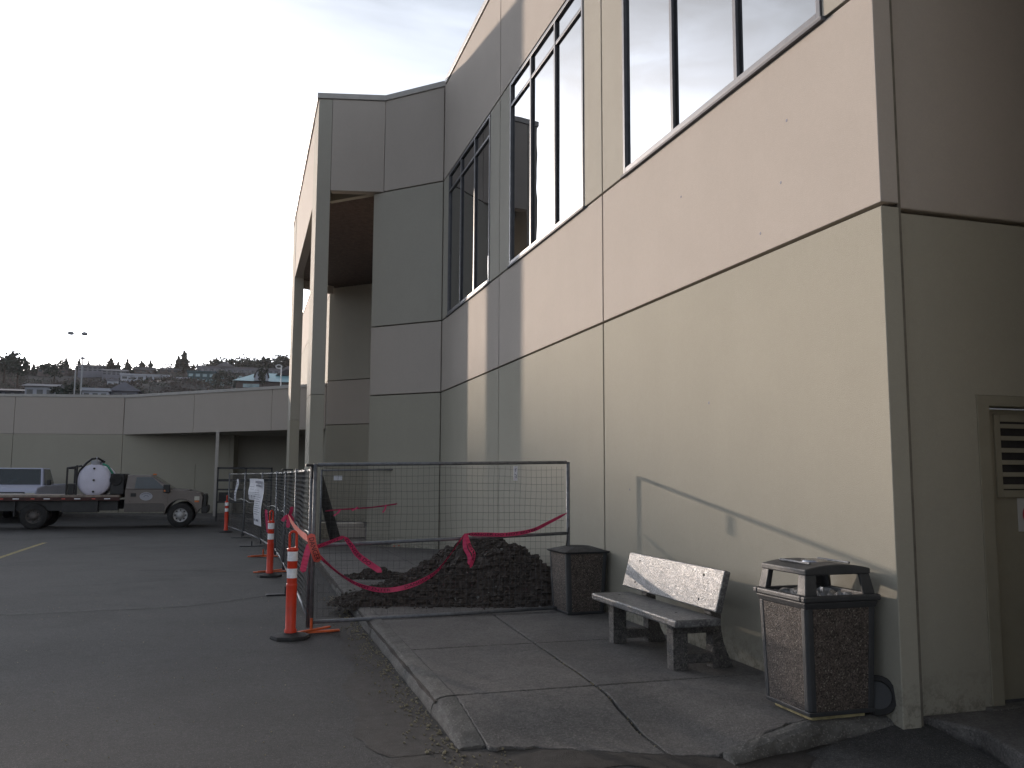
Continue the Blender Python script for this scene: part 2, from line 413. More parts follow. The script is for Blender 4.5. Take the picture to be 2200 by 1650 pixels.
mb = MB(); mb.mesh([(3.2, 3.9, -.005), (4.16, 3.8, -.005), (4.2, 4.69, .085), (3.97, 4.69, .085), (3.5, 4.66, .02), (3.1, 4.55, -.005)], [(0, 1, 4, 5), (1, 3, 4), (1, 2, 3)])
mb.build('asphalt_ramp', M['asphalt'], kind='structure')
# damp gutter, seams and paint: sheets a few mm above the asphalt
def sheet(name, pts, z, m, parent=None):
    mb = MB(); mb.face([(x, y, z) for x, y in pts]); o = mb.build(name, m, kind='structure'); return o
left, right = [], []
for i in range(60):
    y = 5.2+i*.12
    w = .42+.10*math.sin(y*1.3)+.05*math.sin(y*4.7)+.02*math.sin(y*19)
    if y > 9.5: w *= max(.25, 1-(y-9.5)*.3)
    left.append((1.285-w, y)); right.append((1.285 if y > 5.2 else 1.285+(5.2-y)*.8, y))
sheet('damp_gutter', left+right[::-1], .004, M['damp'])
top, bot = [], []
for i in range(46):
    x = .85+i*.075
    top.append((x, min(5.19, front_y(min(x, 3.97))+.02))); bot.append((x, front_y(min(x, 3.97))-.35-.09*math.sin(x*5)-.02*math.sin(x*23)))
sheet('damp_gutter', bot+top[::-1], .004, M['damp'])
def seam(pts, w, z=.004, m='seam', name='asphalt_seam'):
    a, b = [], []
    for i, (x, y) in enumerate(pts):
        ww = w*random.uniform(.5, 1.3); a.append((x, y-ww)); b.append((x, y+ww))
    sheet(name, a+b[::-1], z, M[m])
seam([(-7+i*.12, 11.95-.11*math.sin(i*.05)*3-.0*i+(max(0, i-53)*.085 if i > 53 else 0)*.8+.02*random.uniform(-1, 1)) for i in range(66)], .06)
for x0, y0, a, n_ in ((-3.6, 20.5, .25, 22), (-1.8, 16.4, -.5, 14), (-2.9, 14.2, .9, 12), (-5.5, 25.5, .05, 40)):
    x, y = x0, y0; p_ = []
    for i in range(n_):
        a += random.uniform(-.35, .35); a = max(-1.2, min(1.2, a)); x += .14; y += .14*a*.5; p_.append((x, y))
    seam(p_, .018 if y0 < 15 else .05, name='asphalt_crack')
mb = MB(); 
for i in range(26):
    y = 16.2+i*.29
    mb.face([(-4.63+random.uniform(-.01,.01), y, .004), (-4.52, y, .004), (-4.52, y+.25, .004), (-4.63, y+.25, .004)])
mb.build('yellow_parking_line', M['yellow'], kind='structure')

# terrain
def T(x, y):
    rr = y
    if rr < 95: z = -1.5
    elif rr < 430:
        pr = [(95, -1.5), (115, 3), (160, 13.3), (200, 17.5), (300, 26.5), (320, 30), (345, 34), (400, 45.5), (430.1, 51.5)]
        for (a, za), (b, zb) in zip(pr, pr[1:]):
            if rr < b: z = za+(zb-za)*(rr-a)/(b-a); break
    else: z = 51.5-(rr-430)*.02
    lat = (46+.05*(x+85))/50 if x > -260 else (46-.05*175)/50
    lat = min(lat, 1.4)
    z = z*(1+(lat-1)*max(0, min(1, (rr-120)/200)))
    sm = lambda a, b, v: (lambda t: t*t*(3-2*t))(max(0, min(1, (v-a)/(b-a))))
    z += 11.15*sm(-.268, -.305, x/max(y, 60))*sm(128, 150, y)*(1-sm(178, 205, y))  # out-of-view rise, added and shaped to keep low sun off the lot
    z += 5.2*math.exp(-(((x+17)/12)**2)/2-((y-226)/20)**2/2)
    if rr > 110: z += .8*math.sin(x*.05+y*.03)*math.sin(y*.045)*min(1, (rr-110)/60)
    return z
mb = MB(); nx, ny = 120, 70
vs = [(-420+i*8, 80+j*9, T(-420+i*8, 80+j*9)) for j in range(ny) for i in range(nx)]
fs = [(j*nx+i, j*nx+i+1, (j+1)*nx+i+1, (j+1)*nx+i) for j in range(ny-1) for i in range(nx-1)]
mb.mesh(vs, fs); mb.build('hillside', M['hill'], kind='structure', smooth=True)

# ------------------------------------------------------------------ main building
W = 3.97
bld = thing('commercial_building', 'large beige precast building with tall mirrored windows and corner canopy', 'building', (W, 4.6, 0))
BO = (W, 4.6, 0)
def part(mb, name, m, bevel=0, **k): return mb.build(name, M[m], bld, bevel=bevel, **k)
def nb(): return MB(BO)
J = .014
rows = [(0.0, 3.44, 'stucco_lo'), (3.44, 5.0, 'stucco_up'), (5.0, 8.12, 'stucco_mid'), (8.12, 10.3, 'stucco_up')]
cols = [(4.60, 9.29), (9.29, 13.70), (13.70, 18.11)]
wins = [(5.15, 8.67), (9.87, 13.10), (14.31, 17.60)]
for (ya, yb), (wa, wb) in zip(cols, wins):
    for k, (za, zb, m) in enumerate(rows):
        z0 = za+(J if k else 0); z1 = zb-J
        if k != 2:
            part(nb().box((W, ya+J, z0), (W+.14, yb-J, z1)), 'wall_panel', m, bevel=.006)
        else:
            part(nb().box((W, ya+J, z0), (W+.14, wa, z1)), 'wall_panel', m, bevel=.006)
            part(nb().box((W, wb, z0), (W+.14, yb-J, z1)), 'wall_panel', m, bevel=.006)
part(nb().box((W+.055, 4.66, 0), (W+.10, 18.3, 5.0)), 'joint_backing', 'joint')
part(nb().box((W+.055, 4.66, 8.14), (W+.10, 18.3, 10.25)), 'joint_backing', 'joint')
for ya, yb in ((4.66, 5.13), (8.7, 9.84), (13.13, 14.28), (17.63, 18.2)):
    part(nb().box((W+.055, ya, 4.99), (W+.10, yb, 8.13)), 'joint_backing', 'joint')
for y, z in ((5.62, 4.42), (5.72, 3.95), (7.35, 4.35), (6.02, 3.62), (6.9, 2.3), (8.6, 1.5)):
    part(nb().lathe((W, y, z), [(0, -.0015), (.011, -.0015), (.013, .0)], 8, 'x'), 'scuff_mark', 'inkgrey')
# windows
ZB, ZT, ZTR = 5.03, 8.09, 7.70
for (wa, wb) in wins:
    gx = W+.022
    fr = nb(); t = .055
    fr.box((W-.012, wa+.004, ZB), (gx+.03, wa+t, ZT)).box((W-.012, wb-t, ZB), (gx+.03, wb-.004, ZT))
    fr.box((W-.010, wa+t, ZT-t), (gx+.03, wb-t, ZT-.002)).box((W-.010, wa+t, ZB+.002), (gx+.03, wb-t, ZB+t))
    win = part(fr, 'window', 'alu', bevel=.004)
    mw = (wb-wa)/3
    for i in (1, 2):
        y = wa+mw*i
        o = nb().box((W-.010, y-.028, ZB+t), (gx+.02, y+.028, ZT-t)).build('mullion', M['alu'], None, bevel=.004); o.parent = win
        o = nb().box((gx-.004, y-.040, ZB+t+.002), (gx+.018, y-.0285, ZT-t-.002)).build('gasket', M['alu_dark'], None); o.parent = win
        o = nb().box((gx-.004, y+.0285, ZB+t+.002), (gx+.018, y+.036, ZT-t-.002)).build('gasket', M['alu_dark'], None); o.parent = win
    for i in range(3):
        ya = wa+mw*i+(t if i == 0 else .0285); yb = wa+mw*(i+1)-(t if i == 2 else .0285)
        o = nb().box((W-.004, ya, ZTR-.025), (gx+.02, yb, ZTR+.025)).build('transom', M['alu'], None, bevel=.003); o.parent = win
        for z0, z1 in ((ZB+t, ZTR-.025), (ZTR+.025, ZT-t)):
            o = nb().box((gx+.004, ya+.001, z0+.001), (gx+.012, yb-.001, z1-.001)).build('pane', M['glass'], None); o.parent = win
    o = nb().prism([(W-.035, 4.985), (W+.02, 4.985), (W+.02, 5.028), (W-.03, 5.015)], 'y', wa-.03, wb+.03).build('sill', M['sill'], None); o.parent = win
part(nb().box((W+.6, 4.9, 0), (W+.7, 18.0, 10.2)), 'core_wall', 'joint')
# 45 degree wall
DA = Vector((3.97, 18.125)); d45 = Vector((-1, 1)).normalized()
DB = DA+d45*1.90; DF = DA+d45*1.62
for k, (za, zb, m) in enumerate(rows):
    z0 = za+(J if k else 0); z1 = zb-J; e = DF if k == 3 else DB
    m = 'stucco_mid' if k in (2,) else m
    mm = nb(); mm.obox(DA+d45*.02, e, .14, z0, z1, side=-1); part(mm, 'wall_panel', m, bevel=.006)
mm = nb(); mm.obox(DA+d45*.0+Vector((.05, .05)), DF+Vector((.05, .05)), .05, 0, 10.2, side=-1); part(mm, 'joint_backing', 'joint')
# inner entrance walls
mm = nb(); mm.prism([(DB.x+.01, DB.y+.012), (4.7, 21.5), (4.7, 29.2), (4.85, 29.2), (4.85, 21.3), (DB.x+.20, DB.y-.0)], 'z', 0, 8.3); part(mm, 'entrance_wall', 'stucco_mid')
BA = Vector((2.70, 31.08)); BB = Vector((4.70, 29.1))
for za, zb, m in ((0, 3.44, 'stucco_lo'), (3.44, 5.0, 'stucco_up'), (5.0, 8.35, 'stucco_mid')):
    mm = nb(); mm.obox(BA, BB, .15, za+(J if za else 0), zb-J, side=1); part(mm, 'wall_panel', m, bevel=.006)
mm = nb(); mm.obox(BA+Vector((.05, .06)), BB+Vector((.05, .06)), .05, 0, 8.3, side=1); part(mm, 'joint_backing', 'joint')
mm = nb(); mm.obox((2.12, 25.2), (2.95, 24.4), .5, .12, .55, side=1)
# canopy
CX = 1.34; CN = Vector((CX, 19.60)); CF = 30.40
# front face (towards -x): column panel then fascia
ZS = 8.12
part(nb().prism([(CX, 19.60), (CX+.30, 19.53), (CX+.30, 20.9), (CX, 20.9)], 'z', 0, 3.44-.004), 'column', 'stucco_lo', bevel=.01)
part(nb().prism([(CX, 19.60), (CX+.30, 19.53), (CX+.30, 20.9), (CX, 20.9)], 'z', 3.44+.004, 10.28), 'column', 'stucco_mid', bevel=.01)
part(nb().box((CX, 28.7, 0), (CX+.30, 30.40, 3.436)), 'column', 'stucco_lo', bevel=.01)
part(nb().box((CX, 28.7, 3.444), (CX+.30, 30.40, 10.28)), 'column', 'stucco_mid', bevel=.01)
part(nb().box((CX+.01, 20.93, ZS), (CX+.24, 28.67, 10.28)), 'fascia_panel', 'stucco_up', bevel=.006)
e1 = Vector((CX+.30, 19.53)); 
dd = (DF-e1)
mm = nb(); mm.obox(e1+dd*.004, DF-dd*.006, .24, ZS, 10.28, side=1); part(mm, 'fascia_panel', 'stucco_up', bevel=.006)
mm = nb(); mm.obox(e1+Vector((-.05, .06)), DF+Vector((-.02, .06)), .08, ZS+.05, 10.25, side=1); part(mm, 'joint_backing', 'joint')
mm = nb(); mm.obox((CX+.32, 30.38), (2.70, 31.02), .2, ZS, 10.28, side=-1); part(mm, 'fascia_panel', 'stucco_up', bevel=.006)
# beams under the canopy
mm = nb(); mm.obox(DB+Vector((-.0, .05)), (1.66, 20.45), .16, ZS+.02, 8.5, side=-1); part(mm, 'canopy_beam', 'stucco_mid')
# soffit boards
x = 1.66
sof = [nb(), nb()]
k = 0
part(nb().prism([(1.6, 19.75), (2.9, 19.5), (4.9, 21.3), (4.9, 29.4), (2.8, 31.2), (1.6, 30.5)], 'z', 8.40, 8.5), 'soffit_backing', 'joint')
bd = nb(); y = 19.8
while y < 31.0:
    x1 = min(4.68, 1.0+2.0+(y-19.8)*1.0+.1); x1 = min(x1, 4.68-(max(0, y-29.2))*1.0)
    if x1 > 1.75: bd.box((1.645, y, 8.375), (x1, y+.125, 8.398))
    y += .14
part(bd, 'soffit_boards', 'soffit', kind='stuff')
# sunlit wall continuing beyond the entrance
for ya, yb in ((31.1, 35.5), (35.5, 40), (40, 44.5), (44.5, 49)):
    for k, (za, zb, m) in enumerate(rows):
        part(nb().box((2.70, ya+.03, za+(J if k else 0)), (2.84, yb, zb-J)), 'wall_panel', m)
part(nb().box((2.75, 31.3, 0), (2.80, 49, 10.2)), 'joint_backing', 'joint')
# roofs
part(nb().prism([(4.1, 4.8), (30, 4.8), (30, 49), (2.85, 49), (2.85, 31.3), (1.62, 30.3), (1.62, 19.85), (2.86, 19.6), (4.1, 18.3)], 'z', 9.7, 9.9), 'roof', 'roofing')
# parapet coping
def coping(p0, p1, z, side=1, name='coping', th=.22, h=.13, who=None, mm=None):
    a = Vector(p0); b = Vector(p1); e = (b-a).normalized(); n = Vector((-e.y, e.x))*side
    mm = mm or nb(); mm.obox(a-n*.035, b-n*.035, th+.07, z, z+h, side=side); return mm
part(coping((W, 18.0), (W, 4.58), 10.29, 1), 'coping', 'coping', bevel=.01)
part(coping(DA, DF, 10.29, -1), 'coping', 'coping', bevel=.01)
part(coping((DF.x+.06, DF.y-.016), (CX-.035, 19.61), 10.29, -1), 'coping', 'coping', bevel=.01)
part(coping((CX, 19.64), (CX, 30.4), 10.285, -1), 'coping', 'coping', bevel=.01)
part(coping((2.70, 31.2), (2.70, 49), 10.285, -1), 'coping', 'coping', bevel=.01)
# corner return and side wall
part(nb().box((W+.142, 4.63, 0), (W+.17, 4.9, 10.2)), 'corner_joint', 'joint')
for k, (za, zb, m) in enumerate([(0, 3.44, 'stucco_lo'), (3.44, 10.3, 'stucco_up')]):
    if k == 0:
        # around the door opening x 4.78..5.78, z .14..2.17
        part(nb().prism([(4.15, 0), (4.755, 0), (4.755, 2.20), (5.83, 2.20), (5.83, 0), (9, 0), (9, 3.42), (4.15, 3.42)], 'y', 4.70, 4.86), 'side_wall', m)
    else:
        part(nb().box((4.15, 4.70, 3.455), (9, 4.86, zb)), 'side_wall', m, bevel=.012)
part(nb().box((4.15, 4.76, 3.3), (9, 4.83, 3.5)), 'joint_backing', 'joint')
part(nb().box((6.6, 3.252, 0), (6.8, 4.69, 10.3)), 'side_wall', 'stucco_lo')  # unseen end wall, added to cut sky light at the door
part(nb().box((4.12, -9.0, 0.13), (8.39, 3.25, 10.3)), 'added_shade_block', 'stucco_lo')  # invented block out of view, added to darken the side door corner
part(nb().box((4.25, 3.252, 6.2), (6.59, 4.69, 6.4)), 'added_shade_ceiling', 'stucco_mid')  # unseen slab added overhead to block sky light above the door
# door
door = part(nb().box((4.875, 4.775, .15), (5.72, 4.81, 2.11)), 'door', 'door', bevel=.004)
fr = nb().prism([(4.757, .14), (4.86, .14), (4.86, 2.125), (5.735, 2.125), (5.735, .14), (5.828, .14), (5.828, 2.198), (4.757, 2.198)], 'y', 4.692, 4.84)
part(fr, 'door_frame', 'door', bevel=.004)
vf = nb(); a0, a1, b0, b1 = 4.965, 5.65, 1.50, 2.075
vf.box((a0, 4.758, b0), (a0+.05, 4.774, b1)).box((a1-.05, 4.758, b0), (a1, 4.774, b1)).box((a0+.05, 4.758, b1-.05), (a1-.05, 4.774, b1)).box((a0+.05, 4.758, b0), (a1-.05, 4.774, b0+.05))
o = vf.build('vent_frame', M['door'], None, bevel=.003); o.parent = door
o = nb().box((a0+.05, 4.770, b0+.05), (a1-.05, 4.7735, b1-.05)).build('vent_back', M['vent'], None); o.parent = door
for i in range(6):
    z = b0+.062+i*.084
    o = nb().prism([(4.757, z), (4.768, z+.028), (4.7695, z+.028), (4.7695, z+.022), (4.759, z-.004)], 'x', a0+.05, a1-.05).build('louvre', M['door'], None); o.parent = door
for z in (.3, 1.15, 1.95):
    o = nb().box((4.862, 4.765, z-.05), (4.874, 4.79, z+.05)).build('hinge', M['rust'], None); o.parent = door
part(nb().box((4.70, 4.64, .05), (5.9, 4.75, .14)), 'threshold', 'curb', bevel=.01)

# no smoking sign on the door
sg = thing('no_smoking_sign', 'white no smoking sticker with red ring on the beige door', 'sign', (5.265, 4.773, 1.38))
MB().box((-.125, -.004, -.115), (.125, 0, .115)).build('sign_plate', M['signwhite'], sg, bevel=.003)
ring = []; mbb = MB()
for i in range(48):
    t0, t1 = 2*math.pi*i/48, 2*math.pi*(i+1)/48
    q = lambda rr, t: (rr*math.cos(t), -.0055, rr*math.sin(t))
    mbb.face([q(.072, t0), q(.086, t0), q(.086, t1), q(.072, t1)])
c45 = .7071; 
mbb.face([(-.07*c45-.005, -.0055, .07*c45-.005), (-.07*c45+.005, -.0055, .07*c45+.005), (.07*c45+.005, -.0055, -.07*c45+.005), (.07*c45-.005, -.0055, -.07*c45-.005)])
mbb.build('red_ring', M['signred'], sg)
mk = MB(); mk.box((-.05, -.0052, -.016), (.03, -.0042, -.003)); mk.tube([(-.048, -.005, .004), (-.044, -.005, .018), (-.036, -.005, .022), (-.03, -.005, .034)], .003, 4)
mk.build('cigarette', M['ink'], sg)
me = text_mesh('NO SMOKING', .022, M['inkgrey']); 
for v in me.vertices:
    x, y = v.co.x, v.co.y; t = math.pi/2-x/.098; rr = .098+y-.001
    v.co = (rr*math.cos(t), -.0052, rr*math.sin(t))
o = bpy.data.objects.new('lettering', me); COL.objects.link(o); o.parent = sg

# ------------------------------------------------------------------ low building
lb = thing('low_wing', 'long low beige building wing with angled fascia over a dark recess', 'building', (-4.83, 38.8, 0))
LO = (-4.83, 38.8, 0)
def lp(mb, name, m, **k): return mb.build(name, M[m], lb, **k)
ZL, ZH = 3.32, 4.84
E0 = Vector((-4.83, 38.8)); eE = Vector((-1, .225)).normalized()
fa = Vector((2.68, 31.32)); fb = E0; fl = (fb-fa)
for a, b in ((.0, .24), (.24, .62), (.62, 1.0)):
    mm = MB(LO); mm.obox(fa+fl*(a+.001), fa+fl*(b-.001), .25, ZL, ZH, side=-1); lp(mm, 'fascia_panel', 'stucco_up')
def epan(s0, s1, th=.2, z0=0, z1=1, name='wall_panel', m='stucco_mid', off=0):
    p = E0+eE*s0; q = E0+eE*s1; n = Vector((eE.y, -eE.x)); mm = MB(LO)
    mm.obox(p+n*off, q+n*off, th, z0, z1, side=-1); return lp(mm, name, m)
seg_ = [0.01, 4.35, 9.0, 13.6, 18.2, 22.8, 30, 38, 46, 56]
for a, b in zip(seg_, seg_[1:]):
    epan(a+.01, b-.01, .2, 0, ZL-.005, m='stucco_lo'); epan(a+.01, b-.01, .2, ZL+.005, ZH, m='stucco_up')
epan(-4.3, 0, .2, 0, ZL+.4, name='recess_wall', m='stucco_lo')
epan(-8.2, -4.25, .2, 0, ZL+.4, name='recess_wall', m='stucco_mid', off=.9)
mm = MB(LO); p = E0+eE*(-4.3); n_ = Vector((-eE.y, eE.x)); 
mm.prism([(p.x-.0, p.y+.02), (p.x+.18, p.y-.02), (p.x+.4, p.y+1.1), (p.x+.2, p.y+1.1)], 'z', 0, ZL+.4); lp(mm, 'recess_wall', 'stucco_lo')
mm = MB(LO); mm.prism([(2.66, 31.5), (2.66, 38.6), (-5.0, 39.0)], 'z', ZL+.02, ZL+.1); lp(mm, 'soffit', 'stucco_mid')
mm = MB(LO); mm.prism([(2.66, 31.7), (2.66, 60), (-59, 66), (-59, 51.5), (-4.9, 39.1)], 'z', ZH-.3, ZH-.15); lp(mm, 'roof', 'roofing')
a = fa; b = fb; e_ = (b-a).normalized(); nn = Vector((e_.y, -e_.x)) 
mm = MB(LO); mm.obox(fa-Vector((.03, .03)), fb-Vector((.03, .03)), .32, ZH+.003, ZH+.11, side=-1); lp(mm, 'coping', 'coping')
n = Vector((eE.y, -eE.x)); mm = MB(LO); mm.obox(E0-Vector((-.05, .04)), E0+eE*56-Vector((0, .04)), .3, ZH+.006, ZH+.113, side=-1); lp(mm, 'coping', 'coping')
# steel door in the recess
s = 1.0
dr = epan(-2.95, -2.0, .05, .13, 2.12, name='door', m='stucco_lo', off=-.022)
# post at fascia edge
MB(LO).box((-1.09, 34.93, 0), (-.97, 35.05, ZL)).build('post', M['coping'], lb, bevel=.01)
# ------------------------------------------------------------------ temporary fence
def wire_seg(mb, p, q, r_):
    p = Vector(p); q = Vector(q); d = (q-p).normalized(); a = d.orthogonal().normalized()*r_; b = d.cross(a)
    c, s_ = -.5, .866
    o = [a, a*c+b*s_, a*c-b*s_]
    mb.mesh([p+k for k in o]+[q+k for k in o], [(0, 1, 4, 3), (1, 2, 5, 4), (2, 0, 3, 5)])
PW, PH = 3.0, 1.70
def chain_mesh():
    mb = MB(); step = .058; n = int(2.86/step)
    for i in range(n):
        x0 = .07+i*step; z = .14; k = 0
        while z < PH-.03:
            j = .004*math.sin(i*.7+z*5)
            x = x0+(step if k % 2 else 0); x2 = x0+(0 if k % 2 else step)
            wire_seg(mb, (x+j, .004*(-1)**k+.012*math.sin(z*3+i*.2), z), (x2+j, -.004*(-1)**k+.012*math.sin((z+.03)*3+i*.2), z+step/2), .0021); z += step/2; k += 1
    return mb
def fence_panel(loc, rz, label):
    t = thing('temporary_fence', label, 'fence', loc, rz, 'chain-link fence panels along the curb')
    MB().cyl((.03, 0, .02), (.03, 0, PH), .021).build('post', M['galv'], t, smooth=True)
    MB().cyl((PW-.03, 0, .02), (PW-.03, 0, PH), .021).build('post', M['galv'], t, smooth=True)
    MB().cyl((.05, 0, .13), (PW-.05, 0, .13), .017).build('bottom_rail', M['galv'], t, smooth=True)
    pts = [(.05+i*(PW-.1)/24, 0, PH-.02-.018*abs(math.sin(i*.9))-.012*random.random()) for i in range(25)]
    MB().tube(pts, .008, 6).build('top_wire', M['white_rope'], t)
    pts = [(.05+i*(PW-.1)/12, -.01, .95+.03*math.sin(i*.6)) for i in range(13)]
    MB().tube(pts, .007, 6).build('middle_wire', M['white_rope'], t)
    chain_mesh().build('wire_mesh', M['wire'], t)
    return t
P = [(.69, 9.50), (.70, 12.5), (.69, 15.5), (.65, 18.5), (.42, 21.45), (.03, 24.4), (-.42, 27.35)]
wording = ['chain-link fence panel beside the nearest orange post, with tape tied on', 'second chain-link fence panel from the gate corner',
           'third chain-link fence panel, behind the middle orange post', 'fourth chain-link fence panel, right of the white notices',
           'chain-link fence panel hung with two large white notices', 'farthest chain-link fence panel with a narrow white notice']
fp = None; PANELS = []
for i, (a, b) in enumerate(zip(P, P[1:])):
    rz = math.atan2(b[1]-a[1], b[0]-a[0])
    if fp is None: fp = fence_panel((a[0], a[1], .03), rz, wording[0]); PANELS.append(fp)
    else: PANELS.append(dup(fp, (a[0], a[1], .03), rz, wording[i]))
# clamps between panels + feet
def foot(loc, rz, m, label, kind=0, n='fence_stand', cat='fence stand'):
    t = thing(n, label, cat, loc, rz, 'feet under the temporary fence')
    if kind == 0:
        MB().box((-.30, -.022, .008), (.30, .022, .028)).build('bar', M[m], t, bevel=.004)
        o = MB().box((-.26, -.02, .030), (.26, .02, .048)).build('bar', M[m], t, bevel=.004); o.rotation_euler = (0, 0, R(28))
        MB().cyl((0, 0, .01), (0, 0, .16), .014).build('peg', M[m], t)
    else:
        MB().box((-.26, -.05, .002), (.26, .05, .022)).build('plate', M[m], t, bevel=.006)
        MB().cyl((0, 0, .01), (0, 0, .12), .016).build('peg', M[m], t)
    return t
foot((.72, 9.42, 0), R(10), 'orange_metal', 'orange crossed steel foot beside the nearest orange post')
foot((.60, 12.55, 0), R(5), 'darksteel', 'dark fence foot on asphalt, nearest of the dark ones', 1)
foot((.5, 15.5, 0), R(4), 'orange_metal', 'orange steel fence foot just behind the middle orange post')
foot((.42, 18.5, 0), R(-5), 'orange_metal', 'orange steel fence foot, farthest of those on the asphalt')
foot((.22, 21.4, 0), R(-5), 'darksteel', 'dark fence foot below the white notices', 1)
foot((-.02, 24.4, 0), R(-5), 'darksteel', 'dark fence foot at the far fence joint, left of the notices', 1)
foot((3.44, 18.98, .12), R(8), 'orange_metal', 'small orange fence foot on the sidewalk behind the soil heap')
for i, p in enumerate(P[:-1]):
    if i in (0, 2):
        mb = MB(); mb.box((p[0]-.07, p[1]-.05, PH+.01), (p[0]+.09, p[1]+.03, PH+.035)); mb.cyl((p[0]-.01, p[1]-.02, PH-.08), (p[0]-.01, p[1]-.02, PH+.01), .012)
        mb2 = MB((p[0], p[1], PH)); mb2.box((p[0]-.07, p[1]-.06, PH+.03), (p[0]+.11, p[1]+.03, PH+.055)); mb2.cyl((p[0]-.0, p[1]-.03, PH-.1), (p[0]-.0, p[1]-.03, PH+.03), .011)
        o = mb2.build('fence_clamp', M['clamp'], None, bevel=.004, loc=(p[0], p[1], PH))
        fo = PANELS[i]; o.parent = fo; bpy.context.view_layer.update(); o.matrix_parent_inverse = fo.matrix_world.inverted()

def grid_mesh(w, z0, z1, dx, dz, wav, r_=.0016):
    mb = MB(); n = int((w-.1)/dx)
    def wx(x, z): return x+wav*math.sin(z*4+x*3)+wav*.6*math.sin(z*11+x*7)
    def wz(x, z): return z+wav*1.3*math.sin(x*3+z*2)+wav*.5*math.sin(x*9+z*5)
    for i in range(n+1):
        x = .05+i*dx; k = 16
        for j in range(k):
            a = z0+(z1-z0)*j/k; b = z0+(z1-z0)*(j+1)/k
            wire_seg(mb, (wx(x, a), 0, a), (wx(x, b), 0, b), r_)
    m_ = int((z1-z0)/dz)
    for j in range(m_+1):
        z = z0+j*dz; k = 24
        for i in range(k):
            a = .05+(w-.1)*i/k; b = .05+(w-.1)*(i+1)/k
            wire_seg(mb, (a, 0, wz(a, z)), (b, 0, wz(b, z)), r_)
    return mb
gt = thing('fence_gate', 'steel mesh fence panel across the sidewalk in front of the soil heap', 'fence', (.72, 9.44, .06), 0)
GW = 2.86
for nm, a, b, rr in (('post', (0, 0, 0), (0, 0, 1.70), .021), ('post', (GW, 0, .06), (GW, 0, 1.745), .021), ('top_rail', (.02, 0, 1.69), (GW-.02, 0, 1.74), .019),
                     ('middle_rail', (.02, 0, .84), (GW-.02, 0, .93), .019), ('bottom_rail', (.02, 0, .055), (GW-.02, 0, .10), .019)):
    MB().cyl(a, b, rr).build(nm, M['galv'], gt, smooth=True)
grid_mesh(GW, .10, 1.69, .062, .082, .006).build('wire_mesh', M['wire_dark'], gt)
t_ = [(GW+.0, -.02, 1.0), (GW-.03, -.02, .8), (GW-.035, -.02, .6), (GW-.03, -.02, .35)]
MB().tube(t_, .008, 6).build('loose_cable', M['clamp'], gt)
tg = MB().box((0, 0, 0), (.045, .003, .16)).build('label_tag', M['paper'], gt, loc=(2.19, -.035, 1.53))
o = MB().tube([(.014, -.001, .12), (.03, -.001, .14), (.022, -.001, .10)], .004, 4).build('print', M['inkgrey'], tg)
o = MB().tube([(.012, -.001, .07), (.033, -.001, .06), (.033, -.001, .03), (.014, -.001, .045)], .004, 4).build('print', M['inkgrey'], tg)
# rear panel
bf = thing('temporary_fence', 'steel mesh fence panel standing across the walk behind the soil heap', 'fence', (1.58, 18.98, .1), R(1))
for nm, a, b, rr in (('post', (0, 0, 0), (0, 0, 1.68), .021), ('post', (1.86, 0, 0), (1.80, 0, 1.70), .021), ('top_rail', (.02, 0, 1.66), (1.8, 0, 1.69), .018), ('bottom_rail', (.02, 0, .08), (1.84, 0, .08), .017)):
    MB().cyl(a, b, rr).build(nm, M['galv'], bf, smooth=True)
grid_mesh(1.86, .1, 1.66, .075, .09, .004).build('wire_mesh', M['wire_dark'], bf)
MB().box((-.09, 0, -.05), (.09, .004, .05)).build('plate', M['paper'], bf, bevel=.02, loc=(.34, -.04, 1.50))
# fence frame at the recess of the low wing
df = thing('steel_barrier', 'dark steel barrier frame standing under the low wing recess', 'barrier', (-.92, 33.3, 0))
for a, b in (((0, 0, 0), (0, 0, 1.92)), ((.97, 0, 0), (.97, 0, 1.92)), ((1.88, 0, 0), (1.88, 0, 1.92)), ((0, 0, 1.92), (1.88, 0, 1.93)), ((0, 0, 1.5), (1.88, 0, 1.47)), ((0, 0, 1.15), (.9, 0, 1.15)), ((0, 0, .7), (1.88, 0, .7))):
    MB().box((min(a[0], b[0])-.03, -.03, min(a[2], b[2])-.03), (max(a[0], b[0])+.03, .03, max(a[2], b[2])+.03)).build('bar', M['darksteel'], df)
MB().box((.05, .02, .72), (.6, .04, 1.05)).build('board', M['black'], df)

